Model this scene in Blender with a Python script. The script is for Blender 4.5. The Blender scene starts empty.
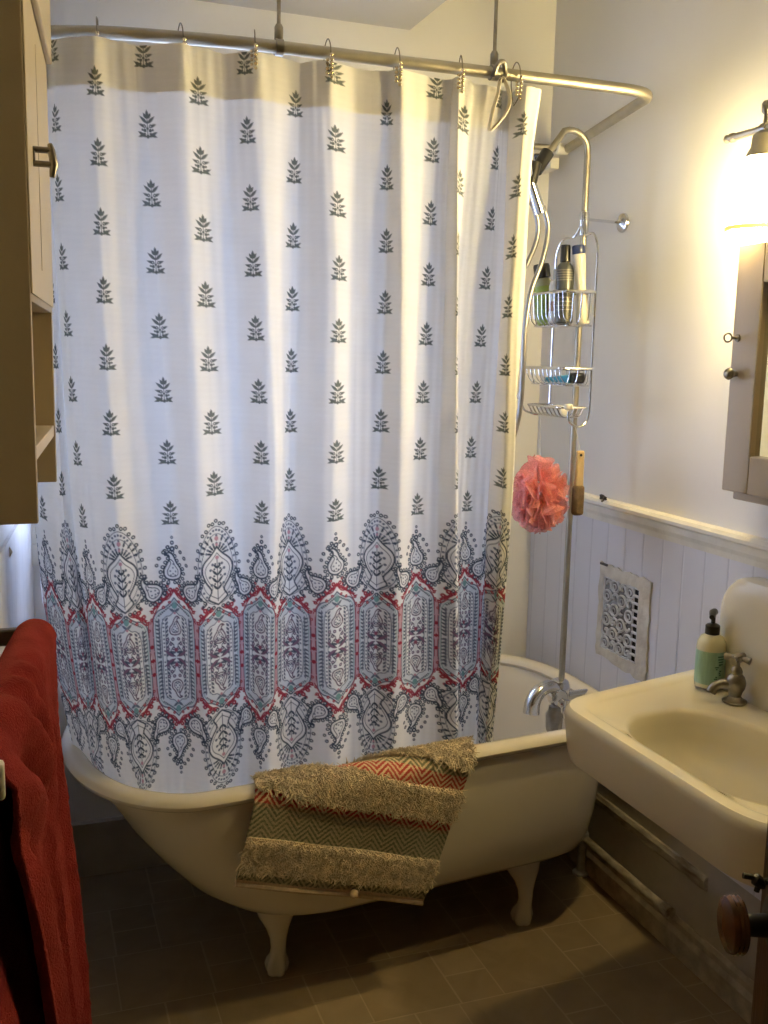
import bpy, math, random
import numpy as np
from mathutils import Vector, Matrix
random.seed(7); rng = np.random.default_rng(7)
SC = bpy.context.scene; COL = SC.collection
PI = math.pi

# ------------------------------------------------------------------ camera
F, PITCH, YAW, ROLL, CAM = 1000.0, math.radians(8.85), math.radians(20.0), math.radians(1.19), Vector((0, 0, 1.5))
fw = Vector((math.sin(YAW)*math.cos(PITCH), math.cos(YAW)*math.cos(PITCH), -math.sin(PITCH)))
rt0 = Vector((math.cos(YAW), -math.sin(YAW), 0)); up0 = rt0.cross(fw)
rt = rt0*math.cos(ROLL) + up0*math.sin(ROLL); up = up0*math.cos(ROLL) - rt0*math.sin(ROLL)
cd = bpy.data.cameras.new('camera'); cam = bpy.data.objects.new('camera', cd); COL.objects.link(cam)
cd.sensor_fit = 'VERTICAL'; cd.sensor_height = 36.0; cd.lens = 36.0*F/1024; cd.clip_start = 0.02
M4 = Matrix((rt, up, -fw)).transposed().to_4x4(); M4.translation = CAM; cam.matrix_world = M4
SC.camera = cam

def W(u, v, ax, val):
    """point of the place seen at a photo position, on the plane x/y/z = val"""
    d = fw + rt*((u-384)/F) - up*((v-512)/F)
    i = 'xyz'.index(ax)
    return CAM + d*((val-CAM[i])/d[i])

# ------------------------------------------------------------------ materials
def nodes(name):
    m = bpy.data.materials.new(name); m.use_nodes = True
    nt = m.node_tree; nt.nodes.clear()
    out = nt.nodes.new('ShaderNodeOutputMaterial'); b = nt.nodes.new('ShaderNodeBsdfPrincipled')
    nt.links.new(b.outputs[0], out.inputs[0])
    return m, nt, b, out
def mat(name, col, rough=.5, metal=0, ns=8, na=.08, bump=0, bs=60, stretch=(1, 1, 1), spec=.5, dark=None):
    m, nt, b, out = nodes(name); N = nt.nodes.new; L = nt.links.new
    tc = N('ShaderNodeTexCoord'); mp = N('ShaderNodeMapping'); mp.inputs['Scale'].default_value = stretch
    L(tc.outputs['Object'], mp.inputs[0])
    nz = N('ShaderNodeTexNoise'); nz.inputs['Scale'].default_value = ns; nz.inputs['Detail'].default_value = 5; L(mp.outputs[0], nz.inputs[0])
    r = N('ShaderNodeValToRGB'); c = Vector(col)
    lo = Vector(dark) if dark else c*(1-na*1.6)
    r.color_ramp.elements[0].position = .3; r.color_ramp.elements[1].position = .7
    r.color_ramp.elements[0].color = (*lo, 1); r.color_ramp.elements[1].color = (*(c*(1+na*.4)), 1)
    L(nz.outputs['Fac'], r.inputs[0]); L(r.outputs[0], b.inputs['Base Color'])
    b.inputs['Roughness'].default_value = rough; b.inputs['Metallic'].default_value = metal
    b.inputs['Specular IOR Level'].default_value = spec
    if bump:
        n2 = N('ShaderNodeTexNoise'); n2.inputs['Scale'].default_value = bs; n2.inputs['Detail'].default_value = 4; L(mp.outputs[0], n2.inputs[0])
        bp = N('ShaderNodeBump'); bp.inputs['Strength'].default_value = bump; bp.inputs['Distance'].default_value = .004
        L(n2.outputs['Fac'], bp.inputs['Height']); L(bp.outputs[0], b.inputs['Normal'])
    return m
def emis(name, col, s):
    m, nt, b, out = nodes(name)
    b.inputs['Base Color'].default_value = (*col, 1); b.inputs['Emission Color'].default_value = (*col, 1); b.inputs['Emission Strength'].default_value = s
    return m

PLASTER = mat('painted_plaster', (.84, .83, .81), .42, ns=2.2, na=.03, bump=.35, bs=9)
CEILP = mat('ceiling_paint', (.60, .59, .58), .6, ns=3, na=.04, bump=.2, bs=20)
WAINS = mat('white_board_paint', (.76, .77, .83), .38, ns=3, na=.05, bump=.3, bs=25, stretch=(1, 1, .25))
TRIMW = mat('cream_trim_paint', (.84, .82, .74), .35, ns=12, na=.08, bump=.3, bs=50)
PEEL = mat('peeling_paint', (.62, .58, .50), .55, ns=38, na=.1, bump=.9, bs=70, dark=(.20, .16, .12), stretch=(1, .35, 1))
LOWWALL = mat('aged_lower_wall', (.50, .46, .40), .5, ns=6, na=.15, bump=.3, bs=25)
PORC = mat('tub_enamel', (.80, .74, .62), .16, ns=2, na=.03)
PORCX = mat('sink_enamel', (.82, .76, .60), .24, ns=2, na=.03)
CHROME = mat('chrome', (.72, .73, .75), .16, 1, ns=20, na=.05)
NICKEL = mat('dull_galvanised', (.47, .44, .37), .46, 1, ns=14, na=.12)
BRASSD = mat('old_nickel', (.36, .34, .31), .3, 1, ns=40, na=.2)
WIRE = mat('dark_wire', (.25, .23, .2), .35, 1)
BEAD = mat('bead_metal', (.75, .66, .5), .25, 1)
TAN = mat('tan_cabinet_paint', (.42, .345, .25), .45, ns=3, na=.06, bump=.12, bs=40)
TAND = mat('cream_cabinet_paint', (.64, .55, .41), .4, ns=4, na=.05, bump=.12, bs=40)
TAUPE = mat('taupe_paint', (.47, .40, .31), .4, ns=5, na=.05, bump=.1, bs=50)
DWOOD = mat('dark_door_wood', (.10, .043, .016), .35, ns=5, na=.4, bump=.2, bs=30, stretch=(8, 8, .6))
BARWOOD = mat('dark_bar_metal', (.09, .075, .06), .35, ns=20, na=.2)
KNOBB = mat('brown_knob', (.16, .062, .022), .22, ns=20, na=.3)
BLACK = mat('black_plastic', (.012, .012, .013), .3, ns=20, na=.1)
DARK = mat('hollow_shade', (.012, .012, .012), .9)  # flat black painted in for the shade inside holes
RUBBER = mat('dark_iron', (.03, .026, .022), .5, ns=30, na=.3)
WHITEPL = mat('white_plastic', (.83, .81, .74), .35)
CREAMPL = mat('cream_bottle', (.82, .78, .66), .35)
LIME = mat('lime_label', (.42, .55, .10), .35, ns=25, na=.3)
OLIVE = mat('olive_liquid', (.40, .40, .22), .3)
BLUECAP = mat('navy_cap', (.03, .045, .14), .3)
CHAR = mat('charcoal_bottle', (.06, .065, .065), .28)
GREYP = mat('grey_print', (.22, .21, .19), .5)
TEAL = mat('teal_plastic', (.04, .33, .48), .35)
SOAPW = mat('white_soap', (.80, .79, .75), .4)
MINT = mat('mint_label', (.34, .56, .44), .45, ns=30, na=.18, stretch=(3, 3, .4))
MINTP = mat('dark_green_print', (.05, .17, .12), .5)
SOAPL = mat('cloudy_soap', (.74, .72, .52), .2)
WOODL = mat('pale_wood', (.56, .42, .25), .5, ns=10, na=.2, stretch=(4, 4, .5))
BRISTLE = mat('dark_pumice', (.13, .085, .05), .8, ns=60, na=.3, bump=.5, bs=120)
RUGEDGE = mat('rug_binding', (.62, .50, .36), .9, ns=80, na=.15)
PAPER = mat('cream_paper', (.80, .70, .50), .6)

DIMW = mat('bounce_cut_paint', (.24, .20, .16), .7)  # dark tone given to unseen walls to cut bounced light

def beadboard(name, base, axis, pitch=.085):
    """vertical tongue-and-groove boards: grooves run up the wall"""
    m, nt, b, out = nodes(name); N = nt.nodes.new; L = nt.links.new
    tc = N('ShaderNodeTexCoord'); sp = N('ShaderNodeSeparateXYZ'); L(tc.outputs['Object'], sp.inputs[0])
    dv = N('ShaderNodeMath'); dv.operation = 'DIVIDE'; L(sp.outputs[axis], dv.inputs[0]); dv.inputs[1].default_value = pitch
    fr = N('ShaderNodeMath'); fr.operation = 'FRACT'; L(dv.outputs[0], fr.inputs[0])
    r = N('ShaderNodeValToRGB'); e = r.color_ramp.elements
    e[0].position = 0; e[0].color = (0, 0, 0, 1); e[1].position = .055; e[1].color = (1, 1, 1, 1)
    x = e.new(.945); x.color = (1, 1, 1, 1); x = e.new(1); x.color = (0, 0, 0, 1)
    L(fr.outputs[0], r.inputs[0])
    nz = N('ShaderNodeTexNoise'); nz.inputs['Scale'].default_value = 3.5; nz.inputs['Detail'].default_value = 5; L(tc.outputs['Object'], nz.inputs[0])
    c = N('ShaderNodeMixRGB'); c.inputs[1].default_value = (*(Vector(base)*.93), 1); c.inputs[2].default_value = (*base, 1); L(nz.outputs['Fac'], c.inputs[0])
    g = N('ShaderNodeMixRGB'); g.blend_type = 'MULTIPLY'; g.inputs[2].default_value = (.87, .87, .88, 1)
    inv = N('ShaderNodeMath'); inv.operation = 'SUBTRACT'; inv.inputs[0].default_value = 1; L(r.outputs[0], inv.inputs[1])
    L(inv.outputs[0], g.inputs[0]); L(c.outputs[0], g.inputs[1]); L(g.outputs[0], b.inputs['Base Color'])
    bp = N('ShaderNodeBump'); bp.inputs['Strength'].default_value = .4; bp.inputs['Distance'].default_value = .003; L(r.outputs[0], bp.inputs['Height']); L(bp.outputs[0], b.inputs['Normal'])
    b.inputs['Roughness'].default_value = .4
    return m
BEADR = beadboard('beadboard_paint', (.77, .77, .82), 1)

def floor_mat():
    m, nt, b, out = nodes('vinyl_tile_floor'); N = nt.nodes.new; L = nt.links.new
    tc = N('ShaderNodeTexCoord'); sp = N('ShaderNodeSeparateXYZ'); L(tc.outputs['Object'], sp.inputs[0])
    def mth(op, a, c=None):
        n = N('ShaderNodeMath'); n.operation = op
        for i, x in enumerate((a, c)):
            if x is None: continue
            if isinstance(x, (int, float)): n.inputs[i].default_value = x
            else: L(x, n.inputs[i])
        return n.outputs[0]
    X, Y = sp.outputs[0], sp.outputs[1]
    yy = mth('DIVIDE', mth('SUBTRACT', Y, 1.945-2.2), .22); row = mth('FLOOR', yy); fy = mth('FRACT', yy)
    xs = mth('SUBTRACT', mth('SUBTRACT', X, .83-3.3), mth('MULTIPLY', row, .12))
    xx = mth('DIVIDE', xs, .33); cell = mth('FLOOR', xx); fx = mth('FRACT', xx)
    lx = mth('MULTIPLY', fx, .33); ly = mth('MULTIPLY', fy, .22)
    def near(v, p): return mth('LESS_THAN', mth('ABSOLUTE', mth('SUBTRACT', v, p)), .0024)
    small = mth('GREATER_THAN', lx, .22)
    j = mth('MAXIMUM', mth('MAXIMUM', near(lx, .001), near(lx, .22)), mth('MAXIMUM', near(ly, .001), mth('MULTIPLY', small, near(ly, .11))))
    cv = N('ShaderNodeCombineXYZ'); L(cell, cv.inputs[0]); L(row, cv.inputs[1]); L(mth('ADD', small, mth('MULTIPLY', small, mth('GREATER_THAN', ly, .11))), cv.inputs[2])
    wn = N('ShaderNodeTexWhiteNoise'); L(cv.outputs[0], wn.inputs[0])
    nz = N('ShaderNodeTexNoise'); nz.inputs['Scale'].default_value = 9; nz.inputs['Detail'].default_value = 6; nz.inputs['Distortion'].default_value = 1.2; L(tc.outputs['Object'], nz.inputs[0])
    f = mth('ADD', mth('MULTIPLY', wn.outputs[0], .22), mth('MULTIPLY', nz.outputs['Fac'], .75))
    r = N('ShaderNodeValToRGB'); r.color_ramp.elements[0].position = .25; r.color_ramp.elements[1].position = .85
    r.color_ramp.elements[0].color = (.24, .18, .11, 1); r.color_ramp.elements[1].color = (.36, .275, .175, 1); L(f, r.inputs[0])
    mx = N('ShaderNodeMixRGB'); mx.inputs[2].default_value = (.44, .35, .235, 1); L(mth('MULTIPLY', j, .6), mx.inputs[0]); L(r.outputs[0], mx.inputs[1]); L(mx.outputs[0], b.inputs['Base Color'])
    b.inputs['Roughness'].default_value = .55
    bp = N('ShaderNodeBump'); bp.inputs['Strength'].default_value = .3; bp.inputs['Distance'].default_value = .002; bp.invert = True; L(j, bp.inputs['Height']); L(bp.outputs[0], b.inputs['Normal'])
    return m
FLOORM = floor_mat()

# ------------------------------------------------------------------ mesh helpers
class MB:
    def __init__(s): s.v = []; s.f = []
    def add(s, vs, fs):
        o = len(s.v); s.v += [tuple(p) for p in vs]; s.f += [tuple(i+o for i in f) for f in fs]; return s
    def hexa(s, c8): return s.add(c8, [(0, 3, 2, 1), (4, 5, 6, 7), (0, 1, 5, 4), (1, 2, 6, 5), (2, 3, 7, 6), (3, 0, 4, 7)])
    def box(s, x0, y0, z0, x1, y1, z1):
        return s.hexa([(x0, y0, z0), (x1, y0, z0), (x1, y1, z0), (x0, y1, z0), (x0, y0, z1), (x1, y0, z1), (x1, y1, z1), (x0, y1, z1)])
    def loft(s, rings, closed=True, cap0=False, cap1=False):
        n = len(rings[0]); vs = [p for r in rings for p in r]; fs = []
        for i in range(len(rings)-1):
            for j in range(n if closed else n-1):
                k = (j+1) % n; fs.append((i*n+j, i*n+k, (i+1)*n+k, (i+1)*n+j))
        if cap0: fs.append(tuple(range(n))[::-1])
        if cap1: fs.append(tuple(range((len(rings)-1)*n, len(rings)*n)))
        return s.add(vs, fs)
    def tube(s, path, r, n=10, closed=False, cap=True):
        P = [Vector(p) for p in path]; m = len(P); R = r if isinstance(r, (list, tuple)) else [r]*m
        rings = []; prev = None
        for i in range(m):
            a = P[(i-1) % m] if (closed or i > 0) else P[0]; b = P[(i+1) % m] if (closed or i < m-1) else P[-1]
            t = (b-a).normalized()
            if prev is None:
                nrm = t.orthogonal().normalized()
            else:
                nrm = (prev - t*prev.dot(t)); nrm = nrm.normalized() if nrm.length > 1e-6 else t.orthogonal().normalized()
            prev = nrm; bn = t.cross(nrm)
            rings.append([P[i]+(nrm*math.cos(2*PI*k/n)+bn*math.sin(2*PI*k/n))*R[i] for k in range(n)])
        if closed: rings.append(rings[0])
        return s.loft(rings, True, cap and not closed, cap and not closed)
    def lathe(s, prof, org=(0, 0, 0), axis=(0, 0, 1), n=24, cap=True):
        ax = Vector(axis).normalized(); a = ax.orthogonal().normalized(); b = ax.cross(a); o = Vector(org)
        rings = [[o+ax*h+(a*math.cos(2*PI*k/n)+b*math.sin(2*PI*k/n))*max(r, 1e-4) for k in range(n)] for r, h in prof]
        return s.loft(rings, True, cap, cap)
    def ball(s, c, r, n=12):
        return s.lathe([(r*math.sin(PI*i/8), -r*math.cos(PI*i/8)) for i in range(9)], c, n=n)
    def build(s, name, m, parent=None, smooth=True, bevel=0, sub=0, org=None, solid=0):
        v = [Vector(p) for p in s.v]
        if parent is not None: base = Vector(ORG[parent.name])
        else:
            if org is None:
                lo = [min(p[i] for p in v) for i in range(3)]; hi = [max(p[i] for p in v) for i in range(3)]
                org = ((lo[0]+hi[0])/2, (lo[1]+hi[1])/2, lo[2])
            base = Vector(org)
        me = bpy.data.meshes.new(name); me.from_pydata([p-base for p in v], [], s.f); me.update()
        if m: me.materials.append(m)
        o = bpy.data.objects.new(name, me); COL.objects.link(o)
        if parent is not None: o.parent = parent
        else: o.location = base
        ORG[o.name] = tuple(base)
        import bmesh
        bm = bmesh.new(); bm.from_mesh(me); bmesh.ops.recalc_face_normals(bm, faces=bm.faces); bm.to_mesh(me); bm.free()
        if smooth:
            me.polygons.foreach_set('use_smooth', [True]*len(me.polygons))
            try: me.set_sharp_from_angle(angle=math.radians(40))
            except Exception: pass
        if bevel:
            b = o.modifiers.new('bevel', 'BEVEL'); b.width = bevel; b.segments = 2; b.limit_method = 'ANGLE'; b.angle_limit = math.radians(40)
        if solid:
            b = o.modifiers.new('thickness', 'SOLIDIFY'); b.thickness = solid; b.offset = 0
        if sub:
            b = o.modifiers.new('subdivision', 'SUBSURF'); b.levels = sub; b.render_levels = sub
        return o
ORG = {}
def tag(o, label=None, cat=None, group=None, kind=None):
    if label: o['label'] = label
    if cat: o['category'] = cat
    if group: o['group'] = group
    if kind: o['kind'] = kind
    return o
def thing(name, label, cat, loc, group=None):
    o = bpy.data.objects.new(name, None); COL.objects.link(o); o.location = loc; o.empty_display_size = .05; ORG[o.name] = tuple(loc)
    return tag(o, label, cat, group)
def struct(o): o['kind'] = 'structure'; return o
def cr(pts, n=8, closed=False):
    """smooth curve through points"""
    P = [Vector(p) for p in pts]; m = len(P); out = []
    for i in range(m if closed else m-1):
        a, b, c, d = (P[(i-1) % m], P[i], P[(i+1) % m], P[(i+2) % m]) if closed else (P[max(i-1, 0)], P[i], P[i+1], P[min(i+2, m-1)])
        for k in range(n):
            t = k/n; out.append(.5*((2*b)+(c-a)*t+(2*a-5*b+4*c-d)*t*t+(3*b-a-3*c+d)*t**3))
    if not closed: out.append(P[-1])
    return out
def fillet(pts, r, n=6):
    """polyline with rounded corners"""
    P = [Vector(p) for p in pts]; out = [P[0]]
    for i in range(1, len(P)-1):
        a, b, c = P[i-1], P[i], P[i+1]; d1 = (a-b); d2 = (c-b); rr = min(r, d1.length*.49, d2.length*.49)
        p, q = b+d1.normalized()*rr, b+d2.normalized()*rr
        for k in range(n+1):
            t = k/n; out.append(p*(1-t)**2+b*2*t*(1-t)+q*t*t)
    out.append(P[-1]); return out
def pchip(x, y, xi):
    x = np.asarray(x, float); y = np.asarray(y, float); xi = np.clip(xi, x[0], x[-1])
    h = np.diff(x); d = np.diff(y)/h; m = np.zeros(len(x))
    m[0] = d[0]; m[-1] = d[-1]
    for i in range(1, len(x)-1):
        if d[i-1]*d[i] > 0:
            w1 = 2*h[i]+h[i-1]; w2 = h[i]+2*h[i-1]; m[i] = (w1+w2)/(w1/d[i-1]+w2/d[i])
    i = np.clip(np.searchsorted(x, xi)-1, 0, len(x)-2); t = (xi-x[i])/h[i]
    return (2*t**3-3*t**2+1)*y[i]+(t**3-2*t**2+t)*h[i]*m[i]+(-2*t**3+3*t**2)*y[i+1]+(t**3-t**2)*h[i]*m[i+1]
def fnoise(x, y, seed=0, oct=4):
    """smooth pseudo-noise from sines"""
    r = np.random.default_rng(seed); o = 0
    for k in range(oct):
        for q in range(3):
            a, b, p = r.normal(size=3); o = o+np.sin((a*x+b*y)*(1.9**k)*2+p*6)/(1.7**k)
    return o/5

# ------------------------------------------------------------------ room
XR, YB, ZC = 1.545, 2.83, 2.42
TL = math.tan(math.radians(5.3))
def XL(y): return .009+(y-YB)*TL        # the left wall runs slightly askew
YF = -1.3
struct(MB().box(-.5, YF-.1, -.06, XR+.1, YB+.1, 0).build('floor', FLOORM, smooth=False, org=(0, 0, 0)))
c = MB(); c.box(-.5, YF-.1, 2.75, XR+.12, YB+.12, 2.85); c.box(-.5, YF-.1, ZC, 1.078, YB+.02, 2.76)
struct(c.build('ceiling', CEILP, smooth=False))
# right wall: plaster above, beadboard below the chair rail
struct(MB().box(XR, YF, 0, XR+.1, YB+.1, 2.8).build('wall_right', PLASTER, smooth=False, org=(0, 0, 0)))
struct(MB().box(XR-.008, YF, .30, XR+.0005, YB-.001, 1.09).build('wall_right_panelling', BEADR, smooth=False, org=(0, 0, 0)))
struct(MB().box(XR-.007, YF, .0, XR+.0005, YB-.001, .31).build('wall_right_foot', LOWWALL, smooth=False, org=(0, 0, 0)))
rail = [(XR, 1.118), (XR-.024, 1.116), (XR-.030, 1.108), (XR-.030, 1.100), (XR-.022, 1.094), (XR-.020, 1.078), (XR-.014, 1.066), (XR-.012, 1.052), (XR, 1.05)]
struct(MB().loft([[(x, y, z) for x, z in rail] for y in (YF, YB)], True, True, True).build('trim_1', TRIMW, smooth=False))
lt = [(XR, .325), (XR-.022, .322), (XR-.026, .30), (XR-.012, .285), (XR, .28)]
# low ledge, pipe and baseboard below the sink
led = [(XR, .262), (XR-.014, .262), (XR-.020, .252), (XR-.018, .232), (XR-.010, .222), (XR, .222)]
struct(MB().loft([[(x, y, z) for x, z in led] for y in (1.86, YB)], True, True, True).build('trim_2', PEEL, smooth=False))
bb = [(XR, .10), (XR-.010, .10), (XR-.014, .088), (XR-.012, .070), (XR-.018, .055), (XR-.018, .0), (XR, .0)]
struct(MB().loft([[(x, y, z) for x, z in bb] for y in (YF, YB)], True, True, True).build('baseboard_right', mat('baseboard_paint', (.50, .44, .36), .5, ns=25, na=.25, bump=.5, bs=60), smooth=False))
# back wall with a window over the tub
WX0, WX1, WZ0, WZ1 = .048, .80, .98, 1.95
w = MB()
w.box(-.3, YB, 0, WX0, YB+.12, 2.8); w.box(WX1, YB, 0, XR+.1, YB+.12, 2.8); w.box(WX0, YB, 0, WX1, YB+.12, WZ0); w.box(WX0, YB, WZ1, WX1, YB+.12, 2.8)
struct(w.build('wall_back', PLASTER, smooth=False, org=(0, 0, 0)))
struct(MB().box(XL(YB), YB-.02, 0, XR, YB+.001, .16).build('baseboard_back', LOWWALL, smooth=False))
fr = MB()
fr.box(WX0-.034, YB-.02, WZ0-.06, WX0, YB+.02, WZ1+.06); fr.box(WX1, YB-.02, WZ0-.06, WX1+.06, YB+.02, WZ1+.06)
fr.box(WX0, YB-.02, WZ1, WX1, YB+.02, WZ1+.06); fr.box(WX0-.034, YB-.035, WZ0-.05, WX1+.08, YB+.02, WZ0)
zm = (WZ0+WZ1)/2
fr.box(WX0, YB+.02, zm-.015, WX1, YB+.05, zm+.015)
for a, b in ((WX0, WX0+.025), (WX1-.025, WX1)): fr.box(a, YB+.02, WZ0, b, YB+.05, WZ1)
win = struct(fr.build('window_1', TRIMW, smooth=False))
gm, nt, b, out = nodes('window_glass'); b.inputs['Roughness'].default_value = .0; b.inputs['Transmission Weight'].default_value = 1; b.inputs['IOR'].default_value = 1.01
MB().box(WX0, YB+.034, WZ0, WX1, YB+.037, WZ1).build('window_pane', gm, win, smooth=False)
# left wall
def quadwall(z0, z1, t0, t1, y0, y1): return MB().hexa([(XL(y0)+t0, y0, z0), (XL(y0)+t1, y0, z0), (XL(y1)+t1, y1, z0), (XL(y1)+t0, y1, z0), (XL(y0)+t0, y0, z1), (XL(y0)+t1, y0, z1), (XL(y1)+t1, y1, z1), (XL(y1)+t0, y1, z1)])
struct(quadwall(0, 2.8, -.1, 0, 1.2, YB+.1).build('wall_left', PLASTER, smooth=False, org=(0, 0, 0)))
struct(quadwall(0, 1.09, -.01, .008, 1.2, YB-.001).build('wall_left_panelling', BEADR, smooth=False, org=(0, 0, 0)))
struct(quadwall(0, 2.8, -.1, 0, YF, 1.2).build('wall_left_entry', DIMW, smooth=False, org=(0, 0, 0)))  # unseen near stretch, kept dark to cut bounced light
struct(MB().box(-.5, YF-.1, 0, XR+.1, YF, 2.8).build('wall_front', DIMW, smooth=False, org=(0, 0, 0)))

# ------------------------------------------------------------------ bathtub
def tub_ring(z, x0, x1, f, bk, N=140):
    """outline of the tub at one height: round head on the left, straight sides, tighter drain end on the right"""
    def side(t):   # t 0..1 from head tip to drain tip, gives x and half-width factor
        a0, a1 = .27, .20; Ltot = (x1-x0); 
        pts = []
        return pts
    a0, a1 = min(.27, (x1-x0)*.3), min(.175, (x1-x0)*.25)
    half = []
    for k in range(N//2+1):
        u = k/(N//2)
        if u < .34: t = u/.34*PI/2; x = x0+a0*(1-math.cos(t)**(2/2.1)); q = math.sin(t)**(2/2.1)
        elif u > .70: t = (1-u)/.30*PI/2; x = x1-a1*(1-max(math.cos(t), 0)**(2/2.4)); q = max(math.sin(t), 0)**(2/2.4)
        else: t = (u-.34)/.36; x = x0+a0+(x1-a1-x0-a0)*t; q = 1
        half.append((x, q))
    def pt(x, q, s):
        yf = f+.105*max(0, min(1, (x-.30)/.98)); yc = (yf+bk)/2
        return Vector((x, yc+s*(bk-yc)*q, z))
    return [pt(x, q, -1) for x, q in half]+[pt(x, q, 1) for x, q in half[-2:0:-1]]
tub = thing('clawfoot_bathtub', 'cream enamelled clawfoot bathtub standing behind the patterned curtain', 'bathtub', (.8, 2.38, 0))
X0, X1, YF0, YB0 = .080, 1.510, 1.990, 2.765
prof = [(.190, .50, 1.34, .16), (.192, .46, 1.385, .10), (.200, .415, 1.415, .065), (.222, .365, 1.437, .040), (.26, .315, 1.450, .025), (.32, .262, 1.460, .015), (.40, .20, 1.468, .008), (.48, .15, 1.482, .003), (.555, X0, X1, 0)]
outer = [tub_ring(z, a, b_, YF0+i, YB0-i) for z, a, b_, i in prof]
inner = [tub_ring(z+(.02 if z < .5 else 0), a+.024, b_-.024, YF0+i+.024, YB0-i-.024) for z, a, b_, i in prof][::-1]
# rolled rim
mid = tub_ring(.56, X0+.010, X1-.010, YF0+.010, YB0-.010)
full = MB()
full.loft(outer, True, True, False); full.loft(inner, True, False, True)
tube_pts = []
for i in range(13):
    ang = 2*PI*i/12; ring = []
    for k, p in enumerate(mid):
        tn = (mid[(k+1) % len(mid)]-mid[k-1]).normalized(); nr = Vector((tn.y, -tn.x, 0))
        ring.append(p+nr*math.cos(ang)*.027+Vector((0, 0, math.sin(ang)*.018)))
    tube_pts.append(ring)
full.loft(tube_pts, True)
full.build('tub_body', PORC, tub)
def foot_mesh(x, y, dirx, diry):
    """claw-and-ball foot: flared bracket, ankle, clawed ball"""
    mb = MB(); lv = [(.0, .021, .0), (.006, .026, .0), (.022, .029, .0), (.038, .025, -.002), (.055, .020, -.008), (.075, .0185, -.012), (.10, .021, -.010), (.125, .029, -.004), (.150, .038, .006), (.175, .045, .014), (.205, .053, .022)]
    rings = []
    for z, r, d in lv:
        ring = []
        for k in range(32):
            t = 2*PI*k/32; g = 1+.10*math.cos(5*t)*(1 if z < .045 else 0); w = 1.15 if z > .13 else 1
            ring.append(Vector((x-dirx*d+r*g*w*math.cos(t), y-diry*d+r*g*math.sin(t), z)))
        rings.append(ring)
    mb.loft(rings, True, True, True); return mb
for (x, y, dx, dy) in ((.545, 2.200, .1, -1), (1.225, 2.212, .1, -1), (.56, 2.62, .1, 1), (1.23, 2.62, .1, 1)):
    foot_mesh(x, y, dx, dy).build('claw_foot', PORC, tub)

# ------------------------------------------------------------------ tub faucet with riser
fx, fy = 1.402, 2.367
fau = thing('tub_faucet_riser', 'chrome tub faucet with gooseneck spout and tall riser pipe bending over at the top', 'faucet', (fx, fy, .5))
mb = MB()
mb.lathe([(.014, -.0), (.026, .005), (.030, .02), (.030, .05), (.024, .066), (.016, .07)], (fx-.005, fy, .545), n=20)
mb.tube([(fx+.02, fy, .565), (fx+.085, fy, .565)], .013)
mb.lathe([(.022, 0), (.026, .006), (.026, .03), (.018, .036)], (fx-.02, fy-.035, .57), (0, 1, 0), n=20)
mb.build('valve_body', CHROME, fau)
sp = cr([(fx-.02, fy-.01, .590), (fx-.05, fy-.02, .604), (fx-.085, fy-.028, .596), (fx-.105, fy-.032, .57), (fx-.110, fy-.034, .538)], 8)
MB().tube(sp, [.017+.006*i/len(sp) for i in range(len(sp))], 18).build('spout', CHROME, fau)
mb = MB(); mb.lathe([(.008, 0), (.015, .006), (.015, .022), (.009, .028)], (fx-.03, fy-.055, .567), (0, -1, 0), n=16)
mb.tube(cr([(fx-.03, fy-.085, .585), (fx-.031, fy-.087, .560), (fx-.028, fy-.088, .525)], 5), [.009]*5+[.012]*4+[.006]*2, 12)
mb.build('lever_handle', CHROME, fau)
mb = MB(); mb.lathe([(.019, 0), (.024, .01), (.025, .05), (.019, .06), (.017, .075)], (fx-.035, fy-.03, .475), n=8); mb.build('diverter', BRASSD, fau)
hook = [(fx, fy, .60), (fx, fy, 1.96), (fx, fy, 2.02)] + [(fx-.055+.055*math.cos(a), fy-.002*i, 2.035+.045*math.sin(a)) for i, a in enumerate([PI*.08*j for j in range(1, 9)])] + [(fx-.115, fy-.03, 2.035), (fx-.150, fy-.04, 1.995)]
MB().tube(hook, .0085, 14).build('riser_pipe', NICKEL, fau)
mb = MB(); fl = Vector((XR-.003, 2.40, 1.868))
mb.lathe([(.026, 0), (.024, .006), (.012, .010), (.007, .014)], fl, (-1, 0, 0), n=24); mb.tube([fl+Vector((-.012, 0, 0)), (fx, fy, 1.865)], .004, 8)
mb.lathe([(.012, -.018), (.013, -.01), (.013, .01), (.012, .018)], (fx, fy, 1.865), n=14)
tag(mb.build('wall_brace', CHROME, fau), 'chrome brace with round wall flange')

# hand shower in its cradle, hose
hs = thing('hand_shower', 'hand shower held in a black cradle with looped ribbed metal hose', 'shower', (1.24, 2.33, 1.9))
e = Vector((fx-.150, fy-.04, 1.995))
cz = MB(); cz.tube([e+Vector((.012, 0, .018)), e+Vector((-.022, -.006, -.03))], [.017, .016], 14); cz.tube([e+Vector((-.03, -.01, -.012)), e+Vector((-.04, -.012, -.062))], [.019, .016], 14)
cz.tube([e+Vector((.005, .015, .012)), e+Vector((-.004, .03, .016)), e+Vector((.012, .045, -.01))], .006, 8)
cz.build('cradle', BLACK, hs)
h0 = e+Vector((-.045, -.014, -.045))
MB().tube([h0+Vector((-.05, -.05, .08)), h0+Vector((-.02, -.02, .03)), h0, h0+Vector((.038, .004, -.085))], [.020, .013, .012, .015], 14).build('handle', CHROME, hs)
MB().lathe([(.015, 0), (.034, .012), (.038, .022), (.036, .028)], h0+Vector((-.05, -.05, .08)), (-.5, -.5, -.6), n=22).build('spray_head', CHROME, hs)
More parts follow.
